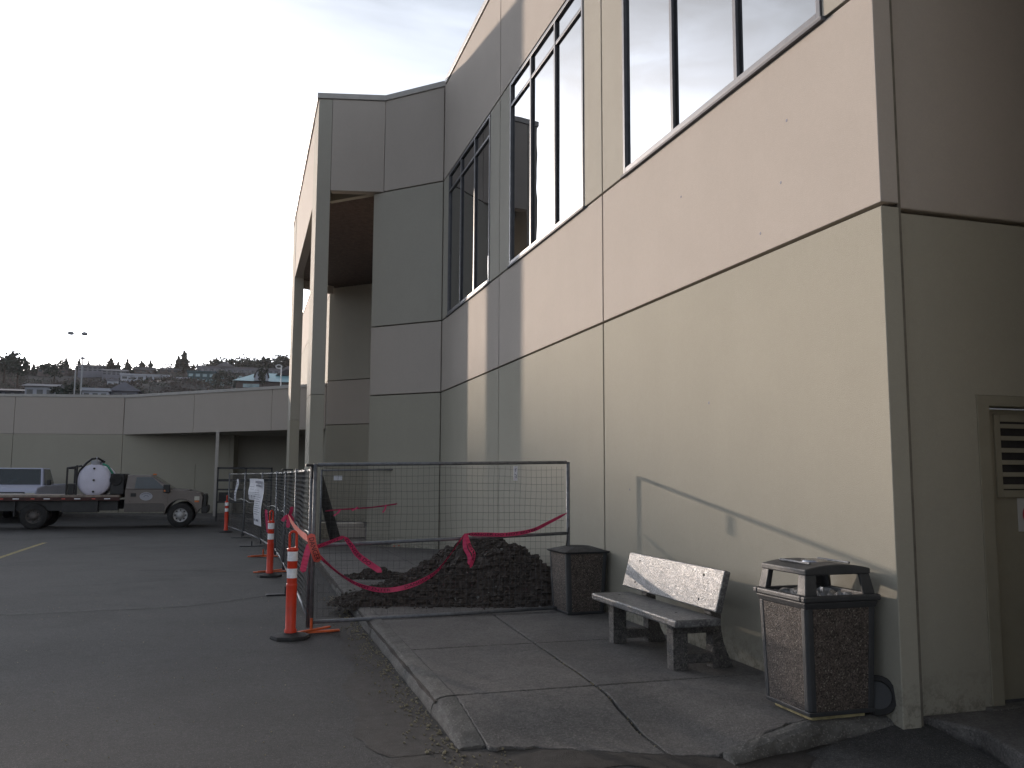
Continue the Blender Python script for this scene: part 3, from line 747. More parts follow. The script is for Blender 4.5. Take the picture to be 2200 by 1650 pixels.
# ------------------------------------------------------------------ tape
def ribbon(pts, w, tilt, m='tape', text='DANGER DO NOT ENTER', start=.1, name='barrier_tape', label='', n=40, up=(0, 0, 1), face=(0, -1, 0), period=.95, gap=None):
    pts = [Vector(p) for p in pts]
    # Catmull-Rom
    cp = []
    for i in range(len(pts)-1):
        p0 = pts[max(0, i-1)]; p1 = pts[i]; p2 = pts[i+1]; p3 = pts[min(len(pts)-1, i+2)]
        for k in range(8):
            t = k/8; cp.append(.5*((2*p1)+(p2-p0)*t+(2*p0-5*p1+4*p2-p3)*t*t+(3*p1-p0-3*p2+p3)*t**3))
    cp.append(pts[-1])
    L = [0]
    for a, b in zip(cp, cp[1:]): L.append(L[-1]+(b-a).length)
    fc = Vector(face)
    def frame(s_):
        s_ = max(0, min(L[-1]-1e-6, s_)); i = 0
        while i < len(L)-2 and L[i+1] < s_: i += 1
        t = (s_-L[i])/max(1e-9, L[i+1]-L[i]); p = cp[i].lerp(cp[i+1], t)
        d = (cp[min(i+2, len(cp)-1)]-cp[max(0, i-1)]).normalized()
        side = d.cross(fc); side = side.normalized() if side.length > 1e-4 else Vector(up)
        tl = tilt(s_/L[-1]) if callable(tilt) else tilt
        a = side*math.cos(tl)+d.cross(side).normalized()*math.sin(tl)
        nrm = a.cross(d).normalized()
        if nrm.dot(fc) < 0: nrm = -nrm
        return p, a, nrm, d
    org = pts[0]; N = 60; vs = []; fs = []
    for i in range(N+1):
        p, a, nr, d = frame(L[-1]*i/N); e = min(1, .25+min(i, N-i)/5) if gap is None else 1
        vs += [p-a*w/2*e-org, p-a*w*.0+nr*.003*math.sin(i*.8)-org, p+a*w/2*e-org]
    for i in range(N):
        for k in (0, 1): fs.append((i*3+k, i*3+k+1, i*3+k+4, i*3+k+3))
    mb = MB(); mb.mesh(vs, fs); o = mb.build(name, M[m], None, smooth=True, loc=tuple(org)); tag(o, label, 'tape', 'pink warning tape on the fence')
    if text:
        s_ = start
        while s_+.80*len(text)/19 < L[-1] or s_ == start:
            me = text_mesh(text, w*.86, M['ink'], align='LEFT')
            sx = .80*len(text)/19/max(1e-3, max(v.co.x for v in me.vertices))
            # subdivide so glyphs follow the bend
            keep = []
            for v in me.vertices:
                p, a, nr, d = frame(s_+v.co.x*sx)
                sgn = 1 if a.dot(Vector(up)) >= 0 or abs(a.z) < .05 else -1
                v.co = p+a*sgn*(v.co.y)*1.0+nr*.0045-org
            q = bpy.data.objects.new('lettering', me); COL.objects.link(q); q.parent = o
            s_ += period
            if len(text) < 12: break
    return o
Y0 = 9.405
def child_tape(q, par, nm):
    q.name = nm; q.parent = par; q.location = q.location-par.location
    for k in ('label', 'category', 'group'):
        if k in q: del q[k]
ribbon([(.70, Y0-.02, .88), (.85, Y0-.02, .73), (1.02, Y0-.03, .59), (1.22, Y0-.03, .48), (1.47, Y0-.03, .425), (1.75, Y0-.03, .465), (2.0, Y0-.02, .58), (2.15, Y0-.02, .74), (2.26, Y0-.02, .89), (2.35, Y0-.01, 1.01)],
       .05, lambda t: .5+.6*math.sin(t*9), label='long pink tape hanging in a deep curve across the gate', start=.18)
ribbon([(2.35, Y0-.01, 1.0), (2.57, Y0-.02, .995), (2.84, Y0-.02, .99), (3.12, Y0-.02, 1.03), (3.31, Y0-.02, 1.11), (3.55, Y0+.0, 1.22)], .045,
       lambda t: .5-.3*math.sin(t*4), label='pink tape running along the gate middle rail to the right post', start=.04, period=.86)
ribbon([(.72, Y0-.02, .88), (.87, Y0-.03, .935), (1.03, Y0-.03, .995)], .042, .5, text='DO NOT', label='short pink tape rising from the gate corner to a wire hook', start=.02)
ribbon([(1.03, Y0-.035, .995), (1.10, Y0-.04, .91), (1.17, Y0-.04, .81), (1.27, Y0-.05, .73), (1.43, Y0-.06, .62)], .062, lambda t: .9-1.0*t, text='DANGER DO', label='loose pink tape end hanging from the wire hook left', start=.03)
ribbon([(2.35, Y0-.02, 1.0), (2.345, Y0-.03, .86), (2.39, Y0-.05, .76), (2.39, Y0-.05, .67)], .046, .5, text=None, label='left of two pink tape tails knotted at the middle rail')
ribbon([(2.355, Y0-.03, 1.0), (2.40, Y0-.04, .86), (2.44, Y0-.055, .78), (2.40, Y0-.06, .64)], .052, -.5, text='ENTER', label='right of two pink tape tails knotted at the middle rail', start=.1)
ribbon([(.685, Y0-.03, 1.03), (.70, Y0-.07, .93), (.73, Y0-.09, .84), (.77, Y0-.06, .74)], .085, .15, m='tape_o', text='DANGER', label='red tape wrapped down the gate corner post', start=.04)
ribbon([(.68, Y0-.04, .93), (.64, Y0-.08, .80), (.61, Y0-.08, .64)], .065, .3, text=None, label='pink tape tail hanging left of the gate corner post')
ribbon([(.60, 12.6, 1.08), (.63, 11.6, 1.0), (.66, 10.6, .96), (.67, 9.5, .97)], .085, .15, m='tape_o', text=None, face=(-1, 0, 0), label='red tape running along the first chain-link panel')
BOW = None
for i, (dx, dz, an) in enumerate(((-.10, -.08, .2), (.07, -.14, .5), (-.02, -.17, .1), (.03, .12, .3))):
    q = ribbon([(.62, 12.55, 1.09), (.62+dx*.6, 12.5, 1.09+dz*.4), (.62+dx, 12.48, 1.09+dz)], .05, an, text=None, label='pink bow of tape knotted on the first fence joint')
    if BOW is None: BOW = q
    else: child_tape(q, BOW, 'bow_loop')
RT = ribbon([(1.66, 18.9, .90), (1.98, 18.9, .93), (2.67, 18.9, .975), (3.36, 18.9, 1.07)], .04, .7, text=None, label='pink tape across the rear mesh fence panel')
for a, b in (((1.98, .93), (1.84, .80)), ((2.95, 1.03), (2.88, .86)), ((2.35, .99), (2.22, .91))):
    q = ribbon([(a[0], 18.88, a[1]), ((a[0]+b[0])/2+.02, 18.87, (a[1]+b[1])/2), (b[0], 18.86, b[1])], .035, .3, text=None, label='x'); child_tape(q, RT, 'tape_tail')
ribbon([(.42, 17.4, 1.0), (.44, 17.4, .8), (.47, 17.4, .55)], .05, .2, text=None, label='thin pink tape strip hanging on the third chain-link panel')

# notices on the fence
def notice(loc, rz, w, h, label, rows_, group=None, slant=0):
    t = thing('paper_notice', label, 'notice', loc, rz, group)
    N = 8; vs = []
    for j in range(N+1):
        z = -h*j/N; cx = slant*j/N; bl = .02*math.sin(j*.9)
        vs += [(cx, bl, z), (cx+w/2, bl-.01, z+.004), (cx+w, bl, z)]
    mb = MB(); mb.mesh(vs, [(j*3+k, j*3+k+3, j*3+k+4, j*3+k+1) for j in range(N) for k in (0, 1)]); mb.build('sheet', M['paper'], t, smooth=True)
    for (a, z, b, hh) in rows_:
        j = -z/h; q = MB(); cx = slant*j
        q.box((cx+w*a, -.03, z), (cx+w*b, -.029, z+hh)); q.build('printed_line', M['inkgrey'], t)
    return t
rz = 0
fz = math.atan2(21.45-24.4, .42-.03)
def onf(t, off): return (.03+.39*t+off*.99, 24.4-2.95*t-off*.13)
a = onf(.40, -.06); notice((a[0], a[1], 1.57), fz, 1.45, .53, 'wide white notice with a small logo, left of the long hanging notice', [(.1, -.44, .2, .03), (.4, -.44, .55, .03), (.7, -.44, .85, .03), (.1, -.48, .2, .015), (.4, -.48, .55, .015), (.2, -.2, .75, .008), (.25, -.26, .7, .008), (.2, -.2, .22, .06), (.72, -.2, .74, .06), (.05, -.34, .95, .006)], 'white paper notices on the fence')
a = onf(.885, -.10); notice((a[0], a[1], 1.56), fz, 1.15, 1.08, 'long white notice with many printed lines, hanging crooked on the fence',
       [(.1, -.09, .9, .05), (.2, -.17, .85, .04), (.1, -.26, .6, .008)]+[(.1, -.32-.05*i, .65+.3*((i*37) % 5)/5, .012) for i in range(11)]+[(.15, -.98, .35, .05), (.45, -.98, .8, .05)], 'white paper notices on the fence', slant=-.22)
notice((-.20, 25.7, 1.55), fz, .42, .62, 'narrow white notice strip on the farthest fence panel', [(.3, -.12-.09*i, .8, .035) for i in range(6)], 'white paper notices on the fence', slant=-.45)

# ------------------------------------------------------------------ orange delineator posts
def delineator():
    t = thing('delineator_post', 'nearest orange delineator post with bright reflective bands, by the gate corner', 'traffic post', (.50, 9.22, 0), 0, 'orange delineator posts along the fence')
    MB().lathe((0, 0, 0), [(0, .0), (.195, .0), (.20, .012), (.19, .035), (.10, .05), (.065, .06), (0, .06)], 8).build('rubber_base', M['rubber'], t)
    MB().lathe((0, 0, 0), [(.06, .05), (.062, .085), (.052, .1), (.054, .52), (.056, .535), (.050, .545)], 24).build('foot_tube', M['orange'], t, smooth=True)
    MB().lathe((0, 0, 0), [(.05, .54), (.0495, .865), (.055, .875), (.055, .895), (.03, .905), (0, .906)], 24).build('post_tube', M['orange'], t, smooth=True)
    for z in (.60, .77):
        MB().lathe((0, 0, 0), [(.0512, z), (.0512, z+.095)], 24).build('reflective_band', M['reflective'], t, smooth=True)
    pts = []
    for i in range(21):
        a = -math.pi*.5+2*math.pi*i/20
        pts.append((.035*math.cos(a), 0, .975+(.055 if math.sin(a) > 0 else -.055)+.035*math.sin(a)))
    o = MB().tube(pts, .0135, 8).build('handle_loop', M['orange'], t, smooth=True)
    return t
dl = delineator()
dup(dl, (.45, 14.9, 0), R(40), 'middle orange delineator post with scuffed bands, against the chain-link fence')
dup(dl, (-.46, 26.9, 0), R(80), 'farthest orange delineator post, in front of the low wing post')

# ------------------------------------------------------------------ dirt heap
hp = thing('soil_heap', 'heap of dark crumbly soil on the sidewalk behind the mesh gate', 'soil heap', (2.75, 11.2, .12))
def noise2(x, y):
    from mathutils import noise as NN
    return NN.fractal(Vector((x*3.1, y*3.1, 1.3)), .9, 2.2, 6)
def heap(x, y):
    h = 0
    for cx, cy_, sx, sy, a in ((3.22, 11.7, .78, 1.0, .62), (2.5, 11.2, .8, .7, .27), (1.75, 10.75, .55, .40, .16), (1.95, 13.4, .4, .35, .14), (3.5, 10.5, .55, .5, .26), (3.0, 10.6, .8, .45, .15)):
        h += a*math.exp(-((x-cx)/sx)**2-((y-cy_)/sy)**2)
    n = noise2(x, y); h = h*(1+.12*n)+.02*n-.055
    return h
mb = MB((2.75, 11.2, .12)); nx, ny = 130, 150
X0, X1, Ya, Yb = 1.0, 3.955, 9.75, 14.5
vs = []
for j in range(ny):
    for i in range(nx):
        x = X0+(X1-X0)*i/(nx-1); y = Ya+(Yb-Ya)*j/(ny-1); h = heap(x, y)
        h += random.uniform(-.02, .02)
        vs.append((x+random.uniform(-.006, .0), y+random.uniform(-.008, .008), .12+h))
fs = []
for j in range(ny-1):
    for i in range(nx-1):
        q = (j*nx+i, j*nx+i+1, (j+1)*nx+i+1, (j+1)*nx+i)
        if max(vs[k][2] for k in q) > .112: fs.append(q)
mb.mesh(vs, fs); mb.build('soil', M['soil'], hp)
def rock(mb, c, s_):
    vs = []; ph = random.random()*6
    for k in range(3):
        z = (-1, .1, .9)[k]; rr = (.6, 1, .5)[k]
        for i in range(5):
            t = 2*math.pi*i/5+ph+k*.5; q = rr*random.uniform(.7, 1.2); vs.append((c[0]+s_*q*math.cos(t), c[1]+s_*q*math.sin(t), c[2]+s_*.75*z*random.uniform(.8, 1.1)))
    fs = [(4, 3, 2, 1, 0), (10, 11, 12, 13, 14)]
    for k in (0, 1):
        for i in range(5): fs.append((k*5+i, k*5+(i+1) % 5, (k+1)*5+(i+1) % 5, (k+1)*5+i))
    mb.mesh(vs, fs)
mb = MB((2.75, 11.2, .12)); mb_s = MB((2.75, 11.2, .12)); n = 0
while n < 4200:
    x = random.uniform(1.1, 3.93); y = random.uniform(9.75, 14.3); h = heap(x, y)
    if h < -.03+random.random()*.03: continue
    s_ = random.choice((.008, .012, .018, .025, .035, .05))*random.uniform(.7, 1.3)
    if h < 0: h = 0; s_ *= .6
    if random.random() < .02 and s_ < .03: rock(mb_s, (x, y, .12+h+s_*.5), s_*1.1)
    else: rock(mb, (x, y, .12+h+s_*.3), s_)
    n += 1
mb.build('clods', M['clod'], hp, kind='stuff'); mb_s.build('pale_stones', M['stone'], hp, kind='stuff')

# gutter grit
mb = MB()
for i in range(1000):
    y = 4.0+8.2*random.random()**1.25; w = abs(random.gauss(0, .11)); x = 1.27-w if y > 5.2 else 1.2+random.uniform(-.1, .35)
    s_ = random.uniform(.003, .009)
    if random.random() < .1: s_ *= 1.6
    rock(mb, (x, y, .006+s_*.3), s_)
for i in range(420):
    x = random.uniform(-2.8, 1.2); y = 4.3+random.random()**1.5*9; rock(mb, (x, y, .004), random.uniform(.002, .006))
for i in range(60):
    y = random.uniform(4.9, 7.5); rock(mb, (jx(y)+random.uniform(-.012, .012), y, hs(jx(y), y)-.008), random.uniform(.003, .008))
o = mb.build('gutter_grit', M['grit'], kind='stuff'); tag(o, 'pale yellow grit and seeds strewn along the curb gutter', 'grit')

# ------------------------------------------------------------------ bins
def bin_body(t, half, top_half, z0, z1, nm='panel'):
    # four stone panels between four corner posts
    def H(z): return half+(top_half-half)*(z-z0)/(z1-z0)
    cw = .055
    for k in range(4):
        o = MB(); a, b = H(z0), H(z1)
        o.mesh([(-a+cw, -a+.004, z0), (a-cw, -a+.004, z0), (b-cw, -b+.004, z1), (-b+cw, -b+.004, z1), (-a+cw, -a+.04, z0), (a-cw, -a+.04, z0), (b-cw, -b+.04, z1), (-b+cw, -b+.04, z1)],
               [(0,1,2,3),(5,4,7,6),(0,4,5,1),(3,2,6,7),(0,3,7,4),(1,5,6,2)])
        q = o.build('stone_panel', M['aggregate'], t); q.rotation_euler = (0, 0, R(90*k))
        o = MB(); o.mesh([(-a, -a+.015, z0), (-a+.015, -a, z0), (-a+cw, -a, z0), (-a+cw, -a+cw, z0), (-a, -a+cw, z0),
                          (-b, -b+.015, z1), (-b+.015, -b, z1), (-b+cw, -b, z1), (-b+cw, -b+cw, z1), (-b, -b+cw, z1)],
                         [(4,3,2,1,0),(5,6,7,8,9),(0,1,6,5),(1,2,7,6),(2,3,8,7),(3,4,9,8),(4,0,5,9)])
        q = o.build('corner_post', M['binplastic'], t, bevel=.008); q.rotation_euler = (0, 0, R(90*k))
    MB().frustum((0, 0), (half*2-.01, half*2-.01), z0-.03, (0, 0), (half*2-.004, half*2-.004), z0).build('base_rim', M['binplastic'], t, bevel=.006)
b1 = thing('trash_bin', 'large stone-panelled trash bin with open four-sided hood near the building corner', 'trash bin', (3.64, 5.0, .115), R(0))
MB().box((-.20, -.20, 0), (.20, .20, .035)).build('plinth', M['plinth'], b1, bevel=.01)
bin_body(b1, .245, .264, .065, .70)
rm = MB(); rm.frustum((0, 0), (.525, .525), .690, (0, 0), (.555, .555), .7365); h_ = .2875
for q_ in ((-h_, -h_, h_, -h_+.045), (-h_, h_-.045, h_, h_), (-h_, -h_+.0455, -h_+.045, h_-.0455), (h_-.045, -h_+.0455, h_, h_-.0455)): rm.box((q_[0], q_[1], .737), (q_[2], q_[3], .775))
rm.build('rim', M['binplastic'], b1, bevel=.01)
lh = MB()
for k in range(4):
    o = MB(); a, b = .262, .240; z0, z1 = .775, .902
    # L-shaped tapered corner leg
    w0, w1 = .088, .078
    o.mesh([(-a,-a,z0),(-a+w0,-a,z0),(-a+w0,-a+.022,z0),(-a+.022,-a+.022,z0),(-a+.022,-a+w0,z0),(-a,-a+w0,z0),
            (-b,-b,z1),(-b+w1,-b,z1),(-b+w1,-b+.022,z1),(-b+.022,-b+.022,z1),(-b+.022,-b+w1,z1),(-b,-b+w1,z1)],
           [(0,1,7,6),(1,2,8,7),(2,3,9,8),(3,4,10,9),(4,5,11,10),(5,0,6,11),(5,4,3,2,1,0),(6,7,8,9,10,11)])
    q = o.build('hood_leg', M['binplastic'], b1, bevel=.006); q.rotation_euler = (0, 0, R(90*k))
# arched hood top
hd = MB(); N = 10; b = .245
prof = [(-b+2*b*i/N, .922+.028*(1-((2*i/N-1)**2))) for i in range(N+1)]
hd.prism([(p[0], p[1]+.015) for p in prof]+[(b, .900), (-b, .900)], 'y', -b, b)
hd.build('hood_top', M['binplastic'], b1, bevel=.008)
MB().lathe((0, 0, 0), [(.0, .969), (.07, .968), (.08, .975), (.08, .955)], 24).build('ash_tray', M['chrome'], b1, smooth=True)
for sx in (-1, 1):
    MB().cyl((sx*.15, -.16, .965), (sx*.15, .16, .965), .008).build('hood_rod', M['galv'], b1)
MB().box((-.235, -.235, .70), (.235, .235, .739)).build('inner_dark', M['hole'], b1)
bg_ = MB(); n = 14; vs = []
for j in range(n):
    for i in range(n):
        x = -.22+.44*i/(n-1); y = -.22+.44*j/(n-1); e = min(i, j, n-1-i, n-1-j)
        vs.append((x, y, .742+(.0 if e == 0 else random.uniform(.0, .035))))
bg_.mesh(vs, [(j*n+i, j*n+i+1, (j+1)*n+i+1, (j+1)*n+i) for j in range(n-1) for i in range(n-1)]); bg_.build('bin_liner', M['bag'], b1)
b2 = thing('trash_bin', 'smaller-looking stone-panelled trash bin with flat grey lid, left of the bench', 'trash bin', (3.655, 9.33, .12), R(3))
bin_body(b2, .222, .252, .035, .665)
lid = MB(); lid.frustum((0, 0), (.52, .52), .665, (0, 0), (.55, .55), .685); lid.build('lid_rim', M['binplastic'], b2, bevel=.005)
# pyramid lid with round hole
N = 32; vs = []; 
for i in range(N):
    t = 2*math.pi*i/N; c, s_ = math.cos(t), math.sin(t); k = .272/max(abs(c), abs(s_)); vs.append((c*k, s_*k, .687)); vs.append((c*.15, s_*.15, .735)); vs.append((c*.135, s_*.135, .70)); vs.append((0, 0, .70))
lm = MB(); fs = []
for i in range(N):
    j = (i+1) % N
    for k in range(3): fs.append((i*4+k, j*4+k, j*4+k+1, i*4+k+1))
lm.mesh(vs, fs); lm.build('lid', M['binplastic'], b2, fix=True)
MB().lathe((0, 0, 0), [(0, .732), (.138, .732)], 24).build('opening', M['hole'], b2)

# small round disc leaning by the corner
t = thing('round_disc', 'dark round disc leaning on the wall between large bin and corner', 'disc', (3.925, 4.80, .235), 0)
o = MB().lathe((0, 0, 0), [(0, -.02), (.085, -.022), (.095, -.03), (.118, -.028), (.122, 0), (.118, .02), (0, .02)], 28, 'y').build('disc', M['rubber'], t, smooth=False)
o = MB().lathe((0, 0, 0), [(0, -.026), (.083, -.026), (.083, -.01)], 28, 'y').build('face_plate', M['binplastic'], t)
t.rotation_euler = (R(-6), 0, R(-50))
t.location = (3.925, 4.775, .25)

# ------------------------------------------------------------------ bench
bn = thing('concrete_bench', 'speckled concrete bench with backrest against the beige wall', 'bench', (3.56, 7.0, .12), 0)
SX, SY = 3.56, 7.0
def bl(x, y, z): return (x-SX, y-SY, z-.12)
st = MB(); st.box(bl(3.20, 6.13, .475), bl(3.602, 7.82, .535)); st.build('seat', M['bench_c'], bn, bevel=.014, seg=3)
# back slab tilted
bk = MB(); x0, z0, x1, z1, th = 3.545, .585, 3.635, .905, .055
bk.mesh([bl(x0, 6.12, z0), bl(x0, 7.88, z0), bl(x1, 7.88, z1), bl(x1, 6.12, z1), bl(x0+th, 6.12, z0-.015), bl(x0+th, 7.88, z0-.015), bl(x1+th, 7.88, z1-.015), bl(x1+th, 6.12, z1-.015)],
        [(0,1,2,3)[::-1],(4,5,6,7),(0,4,5,1)[::-1],(3,2,6,7)[::-1],(0,3,7,4)[::-1],(1,5,6,2)[::-1]])
bk.build('backrest', M['bench_c'], bn, bevel=.012, seg=3, fix=True)
dn = Vector((x1-x0, 0, z1-z0)).normalized(); nn_ = Vector((-dn.z, 0, dn.x))
for y in (6.42, 7.62):
    for tt in (.2, .8):
        c = Vector((x0, y, z0))+dn*tt*.33; a = Vector(bl(*(c+nn_*.002))); b = Vector(bl(*(c-nn_*.01)))
        MB().cyl(a, b, .011).build('bolt_hole', M['hole'], bn)
MB().cyl(bl(3.40, 6.5, .5365), bl(3.40, 6.5, .53), .012).build('bolt_hole', M['hole'], bn)
MB().cyl(bl(3.40, 7.62, .5365), bl(3.40, 7.62, .53), .012).build('bolt_hole', M['hole'], bn)
for y in (6.36, 7.52):
    q = MB(); quads = [[(3.27, .12), (3.40, .12), (3.40, .24), (3.27, .24)], [(3.27, .24), (3.40, .24), (3.40, .40), (3.27, .40)], [(3.27, .40), (3.40, .40), (3.62, .40), (3.62, .472), (3.27, .472)],
        [(3.40, .17), (3.62, .17), (3.62, .24), (3.40, .24)],
        [(3.62, .24), (3.62, .12), (3.805, .12), (3.785, .17), (3.75, .24)], [(3.62, .24), (3.75, .24), (3.72, .32), (3.705, .40), (3.62, .40)], [(3.62, .40), (3.705, .40), (3.695, .472), (3.62, .472)],
        [(3.604, .537), (3.70, .475), (3.70, .60), (3.612, .60)], [(3.606, .59), (3.70, .595), (3.745, .88), (3.694, .885)]]
    for pl in quads: q.prism([(a-SX, b-.12) for a, b in pl], 'y', y-.055-SY, y+.055-SY)
    q.build('leg_frame', M['bench_leg'], bn, bevel=.004, seg=1)

# concrete blocks and netting roll behind the fence
bA = thing('concrete_block', 'pale stepped concrete block on the walk seen through the rear fence', 'block', (2.55, 22.2, .12))
MB().box((-.40, -.2, 0), (.38, .35, .24)).build('lower_block', M['coping'], bA, bevel=.015); MB().box((-.38, -.16, .245), (.36, .33, .36)).build('upper_block', M['coping'], bA, bevel=.015)
tag(MB().box((-.2, -.2, 0), (.22, .3, .38)).build('concrete_block', M['stucco_lo'], None, bevel=.01, loc=(1.82, 22.1, .12)), 'plain beige block beside the canopy column', 'block')
tag(MB().cyl((1.68-1.9, 0, 1.5), (2.10-1.9, 0, .02), .10, .13, 14).build('netting_roll', M['netting'], None, loc=(1.9, 20.9, .12)), 'dark roll of netting leaning beside the canopy column', 'roll')

# ------------------------------------------------------------------ flatbed truck
tk = thing('flatbed_truck', 'beige flatbed work truck with a round white tank on its bed', 'truck', (-1.9, 29.6, 0))
TO = Vector((-1.9, 29.6, 0))
def tm(): return MB(TO)
def tp(mb, name, m, **k): return mb.build(name, M[m], tk, **k)
ya, yb = 29.62, 31.55
def arch(cx, cz, r_, n=10): return [(cx+r_*math.cos(t), cz+r_*math.sin(t)) for t in [math.pi*i/n for i in range(n+1)]]
body = [(-3.55, .52), (-2.36, .52)]+[(p[0], p[1]) for p in arch(-1.90, .42, .46)[::-1]]+[(-1.36, .55), (-1.27, .62), (-1.25, .98), (-1.33, 1.09), (-1.6, 1.15), (-2.18, 1.20), (-3.55, 1.20)]
tp(tm().prism(body, 'y', ya, yb), 'cab_body', 'beige_paint', bevel=.035, seg=2)
tp(tm().prism([(-3.552, .50), (-2.38, .50), (-2.38, .70), (-2.42, .765), (-3.552, .765)], 'y', ya-.012, yb+.012), 'lower_trim', 'beige_low', bevel=.01)
# arch lip
pts = [(p[0], ya-.01, p[1]) for p in arch(-1.90, .42, .475, 16)]; tp(tm().tube(pts, .02, 6), 'arch_lip', 'beige_paint', smooth=True)
# greenhouse
gh = tm(); y2a, y2b = ya+.13, yb-.13
b0 = [(-3.55, 1.195), (-2.14, 1.195)]; t0 = [(-3.50, 1.655), (-2.82, 1.655)]
gh.mesh([(b0[0][0], ya+.02, 1.195), (b0[1][0], ya+.02, 1.195), (b0[1][0], yb-.02, 1.195), (b0[0][0], yb-.02, 1.195), (t0[0][0], y2a, 1.655), (t0[1][0], y2a, 1.655), (t0[1][0], y2b, 1.655), (t0[0][0], y2b, 1.655)],
        [(0,3,2,1),(4,5,6,7),(0,1,5,4),(1,2,6,5),(2,3,7,6),(3,0,4,7)])
tp(gh, 'cab_roof', 'beige_paint', bevel=.03)
def gy(z): return ya+.02+(z-1.195)/.46*.11-.006
o = tm(); o.mesh([(-3.28, gy(1.23), 1.23), (-2.38, gy(1.23), 1.23), (-2.78, gy(1.59), 1.59), (-3.24, gy(1.59), 1.59)], [(0,1,2,3)]); dw = tp(o, 'side_window', 'carglass')
o = tm(); 
def wsx(z): return -2.14-(z-1.195)/.46*.68+.008
o.mesh([(wsx(1.23), ya+.12, 1.23), (wsx(1.23), yb-.12, 1.23), (wsx(1.61), yb-.2, 1.61), (wsx(1.61), ya+.2, 1.61)], [(0,1,2,3)]); tp(o, 'windshield', 'carglass')
dr = tp(tm().prism([(-3.40, .775), (-2.30, .775), (-2.30, 1.18), (-3.40, 1.18)], 'y', ya-.008, ya+.01), 'door', 'beige_paint', bevel=.006)
o = tm().box((-3.38, ya-.03, .98), (-3.22, ya-.01, 1.09)).build('handle', M['black'], None, bevel=.008); o.parent = dr
lg = tm(); cx, cz = -2.93, .99
for i in range(20):
    t0_, t1_ = 2*math.pi*i/20, 2*math.pi*(i+1)/20
    lg.face([(cx, ya-.0105, cz), (cx+.19*math.cos(t0_), ya-.0105, cz+.13*math.sin(t0_)), (cx+.19*math.cos(t1_), ya-.0105, cz+.13*math.sin(t1_))])
o = lg.build('door_emblem', M['hwhite'], None); o.parent = dr
lg = tm(); lg.tube([(cx-.07, ya-.013, cz-.02), (cx-.02, ya-.013, cz+.03), (cx+.04, ya-.013, cz+.02), (cx+.07, ya-.013, cz-.015)], .012, 4)
lg.tube([(cx+.15*math.cos(t), ya-.013, cz+.095*math.sin(t)) for t in [math.pi*(.15+.7*i/10) for i in range(11)]], .010, 4)
o = lg.build('emblem_mark', M['inkgrey'], None); o.parent = dr
mr = tp(tm().box((-2.42, ya-.22, 1.11), (-2.22, ya-.12, 1.36)), 'mirror', 'black', bevel=.02)
o = tm().box((-2.40, ya-.226, 1.14), (-2.35, ya-.218, 1.19)).build('indicator', M['amber'], None); o.parent = mr
tp(tm().cyl((-2.4, ya-.15, 1.2), (-2.4, ya+.05, 1.2), .02), 'mirror_arm', 'black')
tp(tm().prism([(-1.30, .60), (-1.16, .58), (-1.14, .95), (-1.18, 1.05), (-1.24, 1.05), (-1.22, .9)], 'y', ya+.1, yb-.1), 'brush_guard', 'black')
tp(tm().box((-1.28, ya+.02, .45), (-1.08, yb-.02, .66)), 'front_bumper', 'black', bevel=.03)
tp(tm().box((-1.50, ya-.006, .86), (-1.34, ya+.03, .99)), 'headlight', 'headlight', bevel=.01)
tp(tm().box((-1.49, ya-.007, .80), (-1.36, ya+.03, .855)), 'indicator', 'amber', bevel=.005)
tp(tm().box((-2.80, ya+.5, 1.655), (-2.70, ya+.62, 1.70)), 'roof_light', 'amber', bevel=.01)
tp(tm().prism([(-2.2, 1.19), (-1.7, 1.155), (-1.65, 1.185), (-2.15, 1.225)], 'y', ya+.3, yb-.3), 'hood_scoop', 'beige_paint', bevel=.01)
def wheel(cx, cy_, cz, r_, w, rimm, who):
    q = MB(who).lathe((cx, cy_, cz), [(r_*.55, 0), (r_*.9, -.01), (r_, .04), (r_, w-.04), (r_*.9, w), (r_*.55, w)], 32, 'y'); return q
for cx in (-1.90, -6.08):
    for yy in (ya+.03, yb-.30):
        r_ = .395
        w_ = tp(wheel(cx, yy, r_, r_, .26, None, TO), 'wheel', 'rubber', smooth=True)
        rm_ = 'wheelwhite' if cx > -3 else 'beige_low'
        dpt = .03 if cx > -3 else .1
        o = MB(TO).lathe((cx, yy, r_), [(.235, .02), (.215, .01), (.20, .05), (.12, dpt), (.11, -.0), (.05, -.02), (0, -.02)], 28, 'y').build('rim', M[rm_], None, smooth=True); o.parent = w_
        if yy < 30.5:
            for k in range(8):
                t = k*math.pi/4
                o = MB(TO).cyl((cx+.158*math.cos(t), yy+.012, r_+.158*math.sin(t)), (cx+.158*math.cos(t), yy+.05, r_+.158*math.sin(t)), .026, n=8).build('rim_hole', M['black'], None); o.parent = w_
# bed
tp(tm().box((-7.75, 29.55, .93), (-3.70, 31.65, 1.03)), 'bed_deck', 'deck', bevel=.01)
tp(tm().box((-7.77, 29.52, .86), (-3.68, 29.549, .97)), 'side_rail', 'bedred', bevel=.006)
for i in range(9):
    x = -3.95-i*.42
    tp(tm().box((x-.17+.07*(i % 2), 29.516, .905), (x, 29.5195, .935)), 'reflector', 'reflective' if i % 2 == 0 else 'tape_o')
tp(tm().box((-7.6, 29.75, .55), (-3.75, 29.95, .85)), 'frame_rail', 'black'); tp(tm().box((-7.6, 31.2, .55), (-3.75, 31.4, .85)), 'frame_rail', 'black')
tp(tm().box((-5.3, 29.62, .5), (-4.3, 30.0, .86)), 'tool_box', 'black', bevel=.01)
tp(tm().box((-6.62, 29.60, .40), (-6.58, 30.1, .86)), 'mud_flap', 'black'); tp(tm().box((-7.5, 29.62, .35), (-7.3, 31.4, .9)), 'rear_bar', 'black')
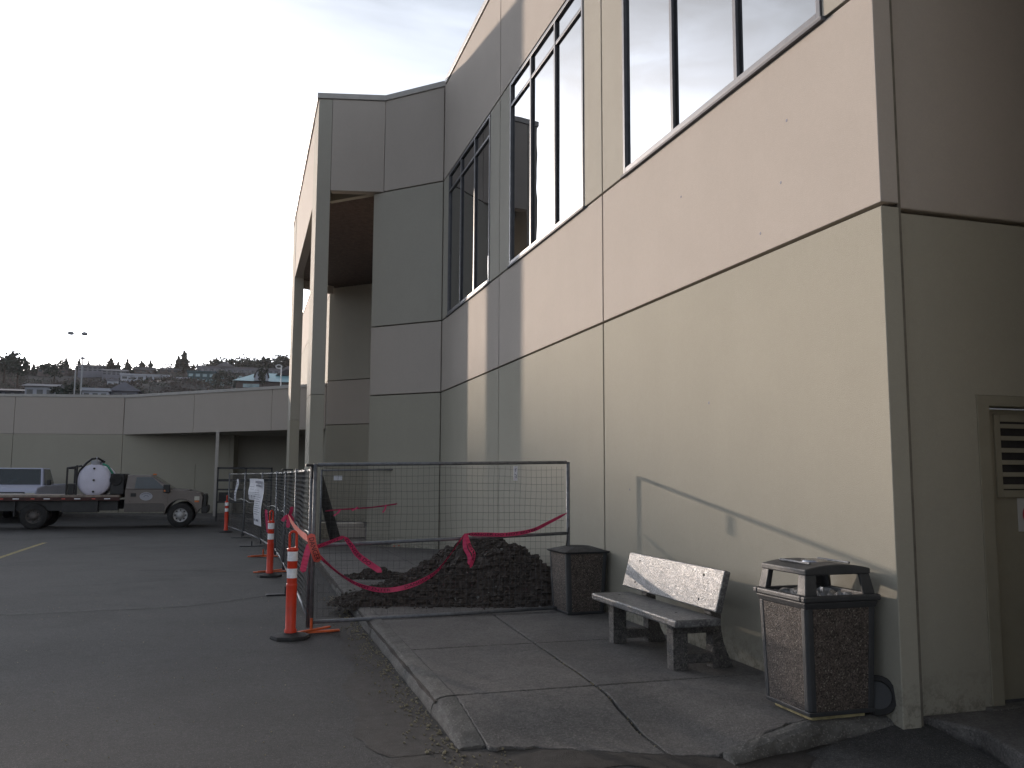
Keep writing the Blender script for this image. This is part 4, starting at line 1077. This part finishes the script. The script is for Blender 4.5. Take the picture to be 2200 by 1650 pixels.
# headache rack frame and pump gear
rk = tm(); 
for a, b in (((-5.26, 29.9, 1.03), (-5.26, 29.9, 1.87)), ((-4.99, 29.9, 1.03), (-4.99, 29.9, 1.95)), ((-5.26, 29.9, 1.86), (-4.85, 29.9, 1.93)), ((-5.26, 31.2, 1.03), (-5.26, 31.2, 1.87)), ((-5.26, 29.9, 1.86), (-5.26, 31.2, 1.86))): rk.cyl(a, b, .03, n=8)
tp(rk, 'pipe_frame', 'black'); tp(tm().box((-5.23, 29.9, 1.04), (-5.05, 30.3, 1.38)), 'pump_box', 'black', bevel=.02)
tp(tm().box((-4.03, 29.95, 1.04), (-3.62, 31.2, 1.70)), 'hose_cabinet', 'black', bevel=.03)
tp(tm().lathe((-3.86, 29.93, 1.5), [(0, -.01), (.16, -.02), (.19, .0), (.19, .15)], 20, 'y'), 'hose_reel', 'rubber')
# tank
tp(tm().lathe((-4.51, 29.95, 1.49), [(0, -.045), (.2, -.04), (.38, -.02), (.47, .02), (.50, .06), (.50, 1.35), (.42, 1.42), (0, 1.44)], 40, 'y'), 'tank', 'tank', smooth=True)
for dz in (-.36, 0, .36): tp(tm().cyl((-4.5, 29.86, 1.49+dz), (-4.5, 29.96, 1.49+dz), .032), 'tank_fitting', 'black')
tp(tm().lathe((-4.50, 30.1, 1.96), [(.13, -.02), (.13, .10), (.15, .10), (.15, .14), (0, .15)], 20), 'tank_hatch', 'hwhite')
tp(tm().lathe((-4.36, 30.3, 1.98), [(.08, -.05), (.08, .12), (.10, .12), (.10, .16), (0, .16)], 16), 'valve', 'hwhite')
tp(tm().cyl((-4.50, 30.1, 2.09), (-4.47, 30.1, 2.22), .025), 'valve', 'hwhite')
tp(tm().tube([(-4.98, 30.0, 1.5), (-4.93, 30.0, 1.78), (-4.75, 30.0, 2.02), (-4.6, 30.0, 2.15), (-4.45, 30.15, 2.18), (-4.25, 30.2, 2.05)], .035, 8), 'black_hose', 'black', smooth=True)
tp(tm().tube([(-4.28, 30.0, 2.0), (-4.13, 30.0, 1.93), (-4.03, 30.0, 1.78), (-3.95, 30.0, 1.65), (-3.9, 30.1, 1.55)], .035, 8), 'green_hose', 'green_hose', smooth=True)

# ------------------------------------------------------------------ pickup
pk = thing('pickup_truck', 'pale silver-blue pickup facing the camera behind the flatbed', 'pickup truck', (-7.82, 33.6, 0))
PO = Vector((-7.82, 33.6, 0))
def pm(): return MB(PO)
def pp(mb, name, m, **k): return mb.build(name, M[m], pk, **k)
xl, xr = -8.80, -6.84
pr = [(33.62, .55), (33.60, 1.08), (33.75, 1.20), (34.95, 1.28), (38.95, 1.30), (38.95, .55)]
pp(pm().prism(pr, 'x', xl, xr), 'body', 'silver', bevel=.04, seg=2)
gh = pm(); gh.mesh([(xl+.06, 34.85, 1.27), (xr-.06, 34.85, 1.27), (xr-.06, 36.9, 1.27), (xl+.06, 36.9, 1.27), (xl+.22, 35.55, 1.90), (xr-.22, 35.55, 1.90), (xr-.22, 36.8, 1.90), (xl+.22, 36.8, 1.90)],
                   [(0,3,2,1),(4,5,6,7),(0,1,5,4),(1,2,6,5),(2,3,7,6),(3,0,4,7)]); pp(gh, 'cabin', 'silver', bevel=.04)
o = pm(); o.mesh([(xl+.14, 34.87, 1.30), (xr-.14, 34.87, 1.30), (xr-.28, 35.50, 1.865), (xl+.28, 35.50, 1.865)], [(0,1,2,3)]); pp(o, 'windshield', 'carglass')
o = pm(); o.mesh([(xr-.052, 35.15, 1.32), (xr-.052, 36.75, 1.32), (xr-.205, 36.7, 1.86), (xr-.205, 35.66, 1.86)], [(0,1,2,3)]); pp(o, 'side_window', 'carglass')
pp(pm().box((xl+.36, 33.57, .78), (xr-.36, 33.62, 1.06)), 'grille', 'black', bevel=.01)
for z in (.84, .92, 1.0): pp(pm().box((xl+.38, 33.555, z-.018), (xr-.38, 33.569, z+.018)), 'grille_bar', 'chrome')
for a, b in ((xl+.05, xl+.34), (xr-.34, xr-.05)): pp(pm().box((a, 33.57, .84), (b, 33.64, 1.03)), 'headlight', 'headlight', bevel=.015)
pp(pm().box((xl-.02, 33.48, .48), (xr+.02, 33.66, .74)), 'front_bumper', 'chrome', bevel=.03)
for x in (xl-.14, xr+.02): pp(pm().box((x, 35.0, 1.28), (x+.14, 35.12, 1.48)), 'mirror', 'black', bevel=.02)
for y in (34.5, 38.1):
    for x in (xl+.01, xr-.25):
        w_ = pp(MB(PO).lathe((x, y, .4), [(.22, 0), (.37, 0), (.40, .04), (.40, .20), (.37, .24), (.22, .24)], 28, 'x'), 'wheel', 'rubber', smooth=True)
        o = MB(PO).lathe((x+.24, y, .4), [(.22, -.01), (.1, -.04), (0, -.03)], 20, 'x').build('rim', M['chrome'], None); o.parent = w_
        pp(MB(PO).lathe((x-.0, y, .42), [(.44, .0), (.44, .246)], 24, 'x'), 'wheel_well', 'black')
# dark car beyond, left edge
pj = thing('parked_car', 'dark car cut off by the left picture edge behind the flatbed', 'car', (-9.6, 36.2, 0))
MB().prism([(-.1, .4), (-.1, .95), (.9, 1.05), (1.5, 1.45), (3.2, 1.45), (3.9, 1.05), (4.3, 1.0), (4.3, .4)], 'x', -.95, .45).build('body', M['black'], pj, bevel=.06)
for y in (.7, 3.4): MB().lathe((.22, y, .33), [(0, 0), (.33, 0), (.33, .25), (0, .25)], 20, 'x').build('wheel', M['rubber'], pj)
MB().box((-.8, -.13, .6), (.3, -.09, .8)).build('grille', M['chrome'], pj)

# ------------------------------------------------------------------ lamp posts
def on(x, y): return T(x, y) if y > 95 else 0
lp1 = thing('lamp_post', 'tall parking lot lamp with two heads on a cross arm', 'lamp post', (-10.43, 60, -.4))
MB().cyl((0, 0, 0), (0, 0, 11.0), .045, .035).build('pole', M['lamp'], lp1, smooth=True); MB().cyl((-.45, 0, 11.0), (.45, 0, 11.0), .035).build('arm', M['lamp'], lp1)
for s_ in (-1, 1): MB().lathe((s_*.40, 0, 11.0), [(0, -.12), (.14, -.11), (.19, -.03), (.19, .05), (.12, .12), (0, .13)], 16).build('lamp_head', M['lamp'], lp1, smooth=True)
lp2 = thing('lamp_post', 'slim single-headed lamp post right of the two-headed one', 'lamp post', (-10.9, 65, -.4))
MB().cyl((0, 0, 0), (0, 0, 10.0), .06, .045).build('pole', M['lamp'], lp2, smooth=True); MB().lathe((0, 0, 10.05), [(0, -.1), (.16, -.06), (.16, .06), (0, .12)], 14).build('lamp_head', M['lamp'], lp2)
lp3 = thing('lamp_post', 'white lamp post with ring-shaped head before the turquoise roof', 'lamp post', (3.9, 110, T(3.9, 110)-.3))
hh = 15.5-T(3.9, 110)
MB().cyl((0, 0, 0), (0, 0, hh), (.09), .07).build('pole', M['lampwhite'], lp3, smooth=True)
MB().tube([(.35*math.cos(t)-.3, 0, hh-.05+.22*math.sin(t)) for t in [2*math.pi*i/16 for i in range(17)]], .08, 6).build('lamp_head', M['lampwhite'], lp3)

# ------------------------------------------------------------------ hillside buildings
def house(name, label, x0, x1, y, zt, zb, depth=12, wall='hwhite', roof='flat', rm='hroof', floors=2, bays=4, win='windark', group=None, rz=0, cat='house', roofh=2.0):
    cx = (x0+x1)/2; w = (x1-x0); base = min(zb, T(cx, y))-1.5
    t = thing(name, label, cat, (cx, y, base), rz, group); h = zt-base
    MB().box((-w/2, 0, 0), (w/2, depth, h)).build('wall', M[wall], t)
    if roof == 'flat': MB().box((-w/2-.3, -.4, h), (w/2+.3, depth+.3, h+.5)).build('roof', M[rm], t)
    elif roof == 'gable':
        MB().prism([(-.7, h), (depth/2, h+roofh), (depth+.7, h)], 'x', -w/2-.5, w/2+.5).build('roof', M[rm], t)
    elif roof == 'front':
        MB().prism([(-w/2-.6, h), (0, h+roofh), (w/2+.6, h)], 'y', -.6, depth+.5).build('roof', M[rm], t)
    vis = zt-zb; fh = vis/floors; bw_ = w/bays
    wme = None
    for j in range(floors):
        for i in range(bays):
            xx = -w/2+bw_*(i+.5); zz = h-fh*(j+.55)
            if wme is None:
                o = MB().box((-bw_*.30, -.1, -fh*.26), (bw_*.30, .05, fh*.26)).build('window', M[win], t); wme = o.data
            else:
                o = bpy.data.objects.new('window', wme); COL.objects.link(o); o.parent = t
            o.location = (xx, 0, zz)
    return t
house('apartment_block', 'white apartment block with balconies halfway up the hill', -41.6, -26.4, 320, 36.0, 31.2, wall='hwhite', rm='hwhite', floors=3, bays=6, cat='apartment block')
house('apartment_block', 'small white annex left of the white apartment block', -45.4, -41.9, 318, 33.6, 31, wall='hwhite', rm='hgrey', floors=1, bays=2, cat='apartment block')
house('apartment_block', 'low pale apartment block right of the white balconied one', -26.0, -19.8, 326, 36.0, 33.0, wall='hgrey', rm='hwhite', floors=2, bays=5, cat='apartment block')
house('apartment_block', 'dark teal three-storey apartment block with pale windows', -20.9, -11.4, 330, 39.0, 33.3, wall='hteal', rm='hteal', floors=3, bays=4, win='winlight', cat='apartment block')
house('apartment_block', 'brown apartment block joined to the right of the teal one', -11.0, -1.5, 336, 39.6, 34.6, wall='hbrown', rm='hroof', floors=2, bays=3, win='winlight', cat='apartment block')
house('apartment_block', 'teal apartment block behind the arched turquoise roof', -1.2, 6.5, 340, 38.9, 34.0, wall='hteal', rm='hroof', floors=2, bays=4, win='winlight', cat='apartment block')
lc = house('hotel_row', 'long pale building near the ridge with two small gables', -22.2, 24, 410, 50.6, 47.9, wall='hgrey', rm='hroof2', floors=1, bays=18, cat='long building')
for gx in (-11, 18.5): MB().prism([(gx-4.2, 0), (gx, 2.2), (gx+4.2, 0)], 'y', -1.0, 5).build('gable', M['hroof2'], lc, loc=(0, 0, 50.6-lc.location.z+.5))
# turquoise roofed building
tq = thing('turquoise_roof_building', 'brown building with a wide turquoise metal roof and arched gable', 'building', (7, 196, 18))
MB().box((-9.5, 0, 0), (16, 16, 4.3)).build('wall', M['hbrown'], tq)
MB().mesh  # noqa
q = MB(); q.mesh([(-10.2, -.8, 4.3), (16.5, -.8, 4.3), (16.5, 9, 7.2), (-5.0, 9, 7.2), (-5.0, 9.4, 7.0), (16.5, 18, 4.3), (-10.2, 18, 4.3)], [(0, 1, 2, 3), (3, 2, 5, 6), (0, 3, 6)]); q.build('roof', M['turq'], tq)
q = MB(); n = 12; a = [(-4.2+1.5*math.cos(math.pi*i/n), 5.0+1.9*math.sin(math.pi*i/n)) for i in range(n+1)]; q.prism(a+[(-5.7, 4.4), (-2.7, 4.4)], 'y', -.9, 5); q.build('arched_gable', M['hwhite'], tq)
q = MB(); q.tube([(x, -1.0, z) for x, z in a], .18, 6); q.build('arch_trim', M['black'], tq)
MB().prism([(-4.2-.8, 4.7), (-4.2, 6.0), (-4.2+.8, 4.7)], 'y', -1.0, -.9).build('gable_window', M['windark'], tq)
MB().prism([(3.8, 4.0), (8.2, 6.6), (12.6, 4.0)], 'y', -4, 4).build('porch_roof', M['hroof2'], tq)
MB().prism([(4.4, 0), (12, 0), (12, 4.1), (8.2, 6.2), (4.4, 4.1)], 'y', -3.4, -.01).build('porch_wall', M['hbrown'], tq)
for x in (-7, -5.4, 1.2): MB().box((x-1, -.1, 2.9), (x+.8, -.02, 3.7)).build('window', M['winlight'], tq)
for x in (-1, 2.5): MB().prism([(x, 6.6), (x+2.2, 7.9), (x+3.2, 7.9), (x+4, 6.6)], 'y', 6, 14).build('dormer', M['hroof'], tq)
house('house', 'white gabled house low on the hill at far left', -34.8, -30.4, 158, 16.2, 14.4, 8, 'hwhite', 'gable', 'hroof2', 1, 3, roofh=.8)
house('house', 'pale bungalow low on the hill, right of the white gabled house', -26.6, -22.6, 160, 15.9, 14.6, 7, 'hwhite', 'flat', 'hwhite', 1, 3)
house('house', 'grey-blue house beside the pale bungalow low on the hill', -22.4, -18.2, 162, 16.2, 14.8, 7, 'hgrey', 'front', 'hgrey', 1, 2, roofh=1.6)
house('house', 'long grey house row cut by the left picture edge', -44, -37, 166, 16.0, 15, 8, 'hgrey', 'gable', 'hroof2', 1, 5, roofh=.7)
house('house', 'small grey house behind the white gabled house', -38, -35.2, 175, 17.3, 16.2, 7, 'hgrey', 'front', 'hroof', 1, 2, roofh=1)
house('house', 'dark flat house on the ridge, leftmost of the ridge houses', -87, -76, 415, 47.6, 46, 10, 'hbrown', 'flat', 'hroof', 1, 5)
house('house', 'grey ridge house below the small conifers left', -69.5, -60, 405, 48.1, 46.2, 10, 'hgrey', 'gable', 'hroof', 2, 5, roofh=1.5)
house('house', 'pale grey ridge house above the white apartments', -58.5, -49.5, 395, 45.6, 43.9, 10, 'hgrey', 'gable', 'hroof2', 2, 5, roofh=1.2)
house('house', 'dark gabled ridge house left of the tall conifer pair', -49, -41, 420, 49.2, 48, 10, 'hbrown', 'gable', 'hroof', 1, 3, roofh=2)
house('house', 'dark low ridge house just left of the tall conifer pair', -38.5, -30.5, 422, 50, 49, 10, 'hbrown', 'gable', 'hroof', 1, 3, roofh=1.5)
house('house', 'dark brown ridge house right of the tall conifer pair', -22, -13, 424, 51.6, 50, 10, 'hbrown', 'gable', 'hroof', 1, 3, roofh=1.6)

# ------------------------------------------------------------------ trees
def conifer_mesh(seed, h=10, w=3.2, lv=15, sp=1.0):
    rd = random.Random(seed); mb = MB()
    for l in range(lv):
        z = h*(.12+.86*l/(lv-1)); rr = w*.5*(1-l/(lv-1))**.8*rd.uniform(.7, 1.15)+.12; n = max(4, int(9*(1-l/lv*.5)))
        for i in range(n):
            t = 2*math.pi*(i+rd.random())/n; q = rr*rd.uniform(.55, 1.15); dz = -h*.05*rd.uniform(.3, 1.4)
            c, s_ = math.cos(t), math.sin(t); hw = q*.33+.1
            mb.face([(0, 0, z+.25), (c*q*.7-s_*hw, s_*q*.7+c*hw, z+dz*.6), (c*q, s_*q, z+dz), (c*q*.7+s_*hw, s_*q*.7-c*hw, z+dz*.6)])
            mb.face([(0, 0, z+.5), (c*q*.8, s_*q*.8, z+dz*.2+.15), (c*q*.9, s_*q*.9, z+dz-.2), (0, 0, z-.35)])
    return mb
def loose_mesh(seed, h=9, w=5, n=420, leaf=.42, z0=.3):
    rd = random.Random(seed); mb = MB(); cl = [(rd.uniform(-.32, .32)*w, rd.uniform(-.32, .32)*w, h*rd.uniform(z0+.1, .85), rd.uniform(.16, .30)*w) for _ in range(9)]
    for i in range(n):
        c = cl[i % 9]; d = Vector((rd.gauss(0, 1), rd.gauss(0, 1), rd.gauss(0, .9))).normalized()*c[3]*rd.random()**.4
        p = Vector(c[:3])+d; a = Vector((rd.gauss(0, 1), rd.gauss(0, 1), rd.gauss(0, 1))).normalized()*leaf; b = a.orthogonal().normalized()*leaf*.7
        mb.face([p-a, p+b, p+a, p-b])
    return mb
proto = {}
def tree(kind, x, y, top, h, label, group='trees along the ridge', wide=1, m='conifer'):
    key = (kind, random.randrange(3))
    if key not in proto:
        q = conifer_mesh(hash(key[1])+3, 10, 3.6 if kind == 'c' else 5) if kind in 'cf' else loose_mesh(key[1]+9, 10, 7)
        tmp = q.build('crown', M[m]); proto[key] = tmp.data; bpy.data.objects.remove(tmp)
        tr = MB().cyl((0, 0, 0), (0, 0, 8.5), .28, .06, n=7)
        tmp = tr.build('trunk', M['bark']); proto[(key, 't')] = tmp.data; bpy.data.objects.remove(tmp)
    base = top-h; t = thing('conifer' if kind in 'cf' else 'tree', label, 'tree', (x, y, base), random.random()*6, group)
    for nm, me in (('crown', proto[key]), ('trunk', proto[(key, 't')])):
        o = bpy.data.objects.new(nm, me); COL.objects.link(o); o.parent = t; k_ = 1.5 if kind in 'cf' else 1.0; o.scale = (h/10*wide*k_, h/10*wide*k_, h/10)
    return t
G1 = 'trees along the ridge'
tree('c', -100, 428, 56.5, 14, 'broad dark conifer on the ridge at the far left edge', wide=1.8)
tree('r', -96, 424, 54, 9, 'round tree beside the broad conifer at the far left', wide=1.3)
tree('r', -103.5, 424, 53, 8, 'low round tree cut by the left picture edge', wide=1.2)
tree('c', -91.5, 428, 51.5, 6, 'small conifer right of the broad far left one')
tree('r', -84, 430, 51.5, 6, 'small round tree above the leftmost ridge house')
tree('c', -78.8, 430, 55.3, 8.5, 'narrow conifer left of the two lamp poles', wide=1.2)
tree('c', -73.5, 430, 55, 8, 'narrow conifer seen between the two lamp poles', wide=1.2)
tree('c', -69.5, 430, 54.6, 7.5, 'narrow conifer right of the slim lamp pole', wide=1.1)
for i, (x, top, h, wd, lb_) in enumerate(((-60, 55, 9, 1.2, 'leaning-looking conifer above the grey ridge houses'), (-57, 53.5, 7, 1, 'short conifer in the middle of the ridge group of three'),
        (-53, 54.8, 8, 1, 'thin-topped conifer above the pale ridge house'), (-47, 54.2, 8, 1.3, 'bushy conifer between ridge houses'), (-43.2, 54.8, 8, .9, 'slender conifer left of the dark gabled house'))):
    tree('c', x, 428, top+.6, h, lb_, wide=wd*1.7)
tree('c', -31.4, 430, 58.3, 12, 'left and smaller of the tall conifer pair on the ridge', wide=1.4)
tree('c', -28.9, 428, 60.3, 16, 'tallest conifer on the ridge, above the white apartments', wide=1.8)
tree('c', -24.6, 430, 55.4, 8, 'short pointed conifer right of the tall pair', wide=1.1)
xs_ = [(-16.5, 57.5, 9), (-14.8, 58.8, 10), (-12.6, 58.4, 9), (-10.5, 56.6, 8), (-7.8, 57, 8), (-5, 56, 7), (-2.6, 58.4, 9), (-.2, 57.2, 9), (2.0, 58.6, 10), (4.4, 59.2, 10), (7.0, 60.5, 12), (9.2, 60, 12), (11.6, 58.4, 9), (14.2, 59.3, 10), (16.8, 60, 9), (19.2, 61.3, 10), (21.4, 60.5, 10), (24, 62, 13), (26.6, 62.2, 13), (29.5, 62.4, 13), (33, 62.8, 13)]
ORD = 'first second third fourth fifth sixth seventh eighth ninth tenth eleventh twelfth thirteenth fourteenth fifteenth sixteenth seventeenth eighteenth nineteenth twentieth last'.split()
for i, (x, top, h) in enumerate(xs_):
    tree('c' if i % 3 else 'r', x, 432+(i % 3)*4, top, h, ('dark conifer, %s tree from the left in the dense ridge stand' if i % 3 else 'loose-crowned dark tree, %s from the left in the dense ridge stand') % ORD[i], 'dense stand of trees on the ridge', wide=1.9)
tree('r', 3.0, 188, 25.2, 6.5, 'dark tree in front of the turquoise roof building', 'trees lower on the hill', wide=.45)
for x, y, top, h, lb_ in ((-9, 300, 37.5, 9, 'dark round tree before the brown apartments'), (-24, 312, 34.6, 6, 'dark round tree before the pale apartment block'), (-6, 305, 37, 8, 'dark round tree right of the teal apartments'),
        (-28.7, 157, 17.2, 5, 'dark round tree beside the white gabled house'), (-27.6, 165, 17.5, 5, 'round tree behind the pale bungalow'), (-72, 300, 41, 11, 'large round tree on the slope at far left'), (-66, 290, 39, 11, 'round tree on the slope below the ridge house'), (-60, 310, 40, 10, 'round tree left of the white annex')):
    tree('r', x, y, top, h, lb_, 'trees lower on the hill', wide=1.1)
# hill brush: one object
BL = [(-45.5, -19.8, 320), (-21, 6.5, 330), (-2.5, 23, 196), (-34.8, -30.4, 158), (-26.6, -18, 160), (-44, -35, 166), (-22, 24, 410), (-87, -49, 400), (-49, -30, 420), (-22, -13, 424)]
def blocked(x, y):
    for a, b, yy in BL:
        d = 9 if yy > 390 else (13 if yy > 250 else 34)
        if yy-d < y < yy+14 and a/yy-.003 < x/y < b/yy+.003: return True
    return False
def brush(name, n, seed, m, yr, label, dens=1):
    rd = random.Random(seed); mb = MB()
    for i in range(n):
        y = rd.uniform(*yr); x = rd.uniform(-.29*y-6, .11*y+8)
        if blocked(x, y): continue
        z = T(x, y); s_ = rd.uniform(.5, 1.5)*(.5+y/500)
        for k in range(16):
            p = Vector((x+rd.gauss(0, s_*.6), y+rd.gauss(0, s_*.6), z+abs(rd.gauss(0, .45))*s_)); a = Vector((rd.gauss(0, 1), rd.gauss(0, 1), rd.gauss(0, 1))).normalized()*s_*.28; b = a.orthogonal().normalized()*s_*.16
            mb.face([p-a, p+b, p+a, p-b])
    o = mb.build(name, M[m], kind='stuff'); tag(o, label, 'brush')
brush('hill_brush', 5200, 5, 'brush', (115, 428), 'brown leafless brush covering the hillside')
rd_ = random.Random(11); mbw = MB()
for i in range(420):
    x = rd_.uniform(-108, 45) if i % 3 else rd_.uniform(-18, 45); y = rd_.uniform(430, 450); hh_ = rd_.uniform(1.5, 5)*(1.7 if x > -18 else 1)
    for k in range(26):
        p = Vector((x+rd_.gauss(0, hh_*.35), y, T(x, y)+hh_*rd_.random()**1.3)); a = Vector((rd_.gauss(0, 1), rd_.gauss(0, .4), rd_.gauss(0, 1))).normalized()*.75; b = a.orthogonal().normalized()*.5
        mbw.face([p-a, p+b, p+a, p-b])
o = mbw.build('ridge_wood', M['conifer'], kind='stuff'); tag(o, 'dark mass of small trees running along the top of the ridge', 'wood')
brush('hill_bushes', 2400, 6, 'brush_g', (120, 430), 'dull green bushes scattered over the hillside')

# ------------------------------------------------------------------ haze
hm = bpy.data.materials.new('haze_air'); hm.use_nodes = True; hn = hm.node_tree; hn.nodes.clear()
ho = hn.nodes.new('ShaderNodeOutputMaterial'); hv = hn.nodes.new('ShaderNodeVolumePrincipled')
hv.inputs['Color'].default_value = (.9, .92, 1, 1); hv.inputs['Density'].default_value = .00006; hv.inputs['Anisotropy'].default_value = .3
hn.links.new(hv.outputs[0], ho.inputs['Volume'])
MB().box((-460, -60, -1.4), (560, 760, 90)).build('haze', hm, kind='stuff')
bpy.context.view_layer.update()
for o in list(bpy.data.objects):
    if o.type == 'MESH' and o.parent is None and o.data.users == 0: bpy.data.objects.remove(o)
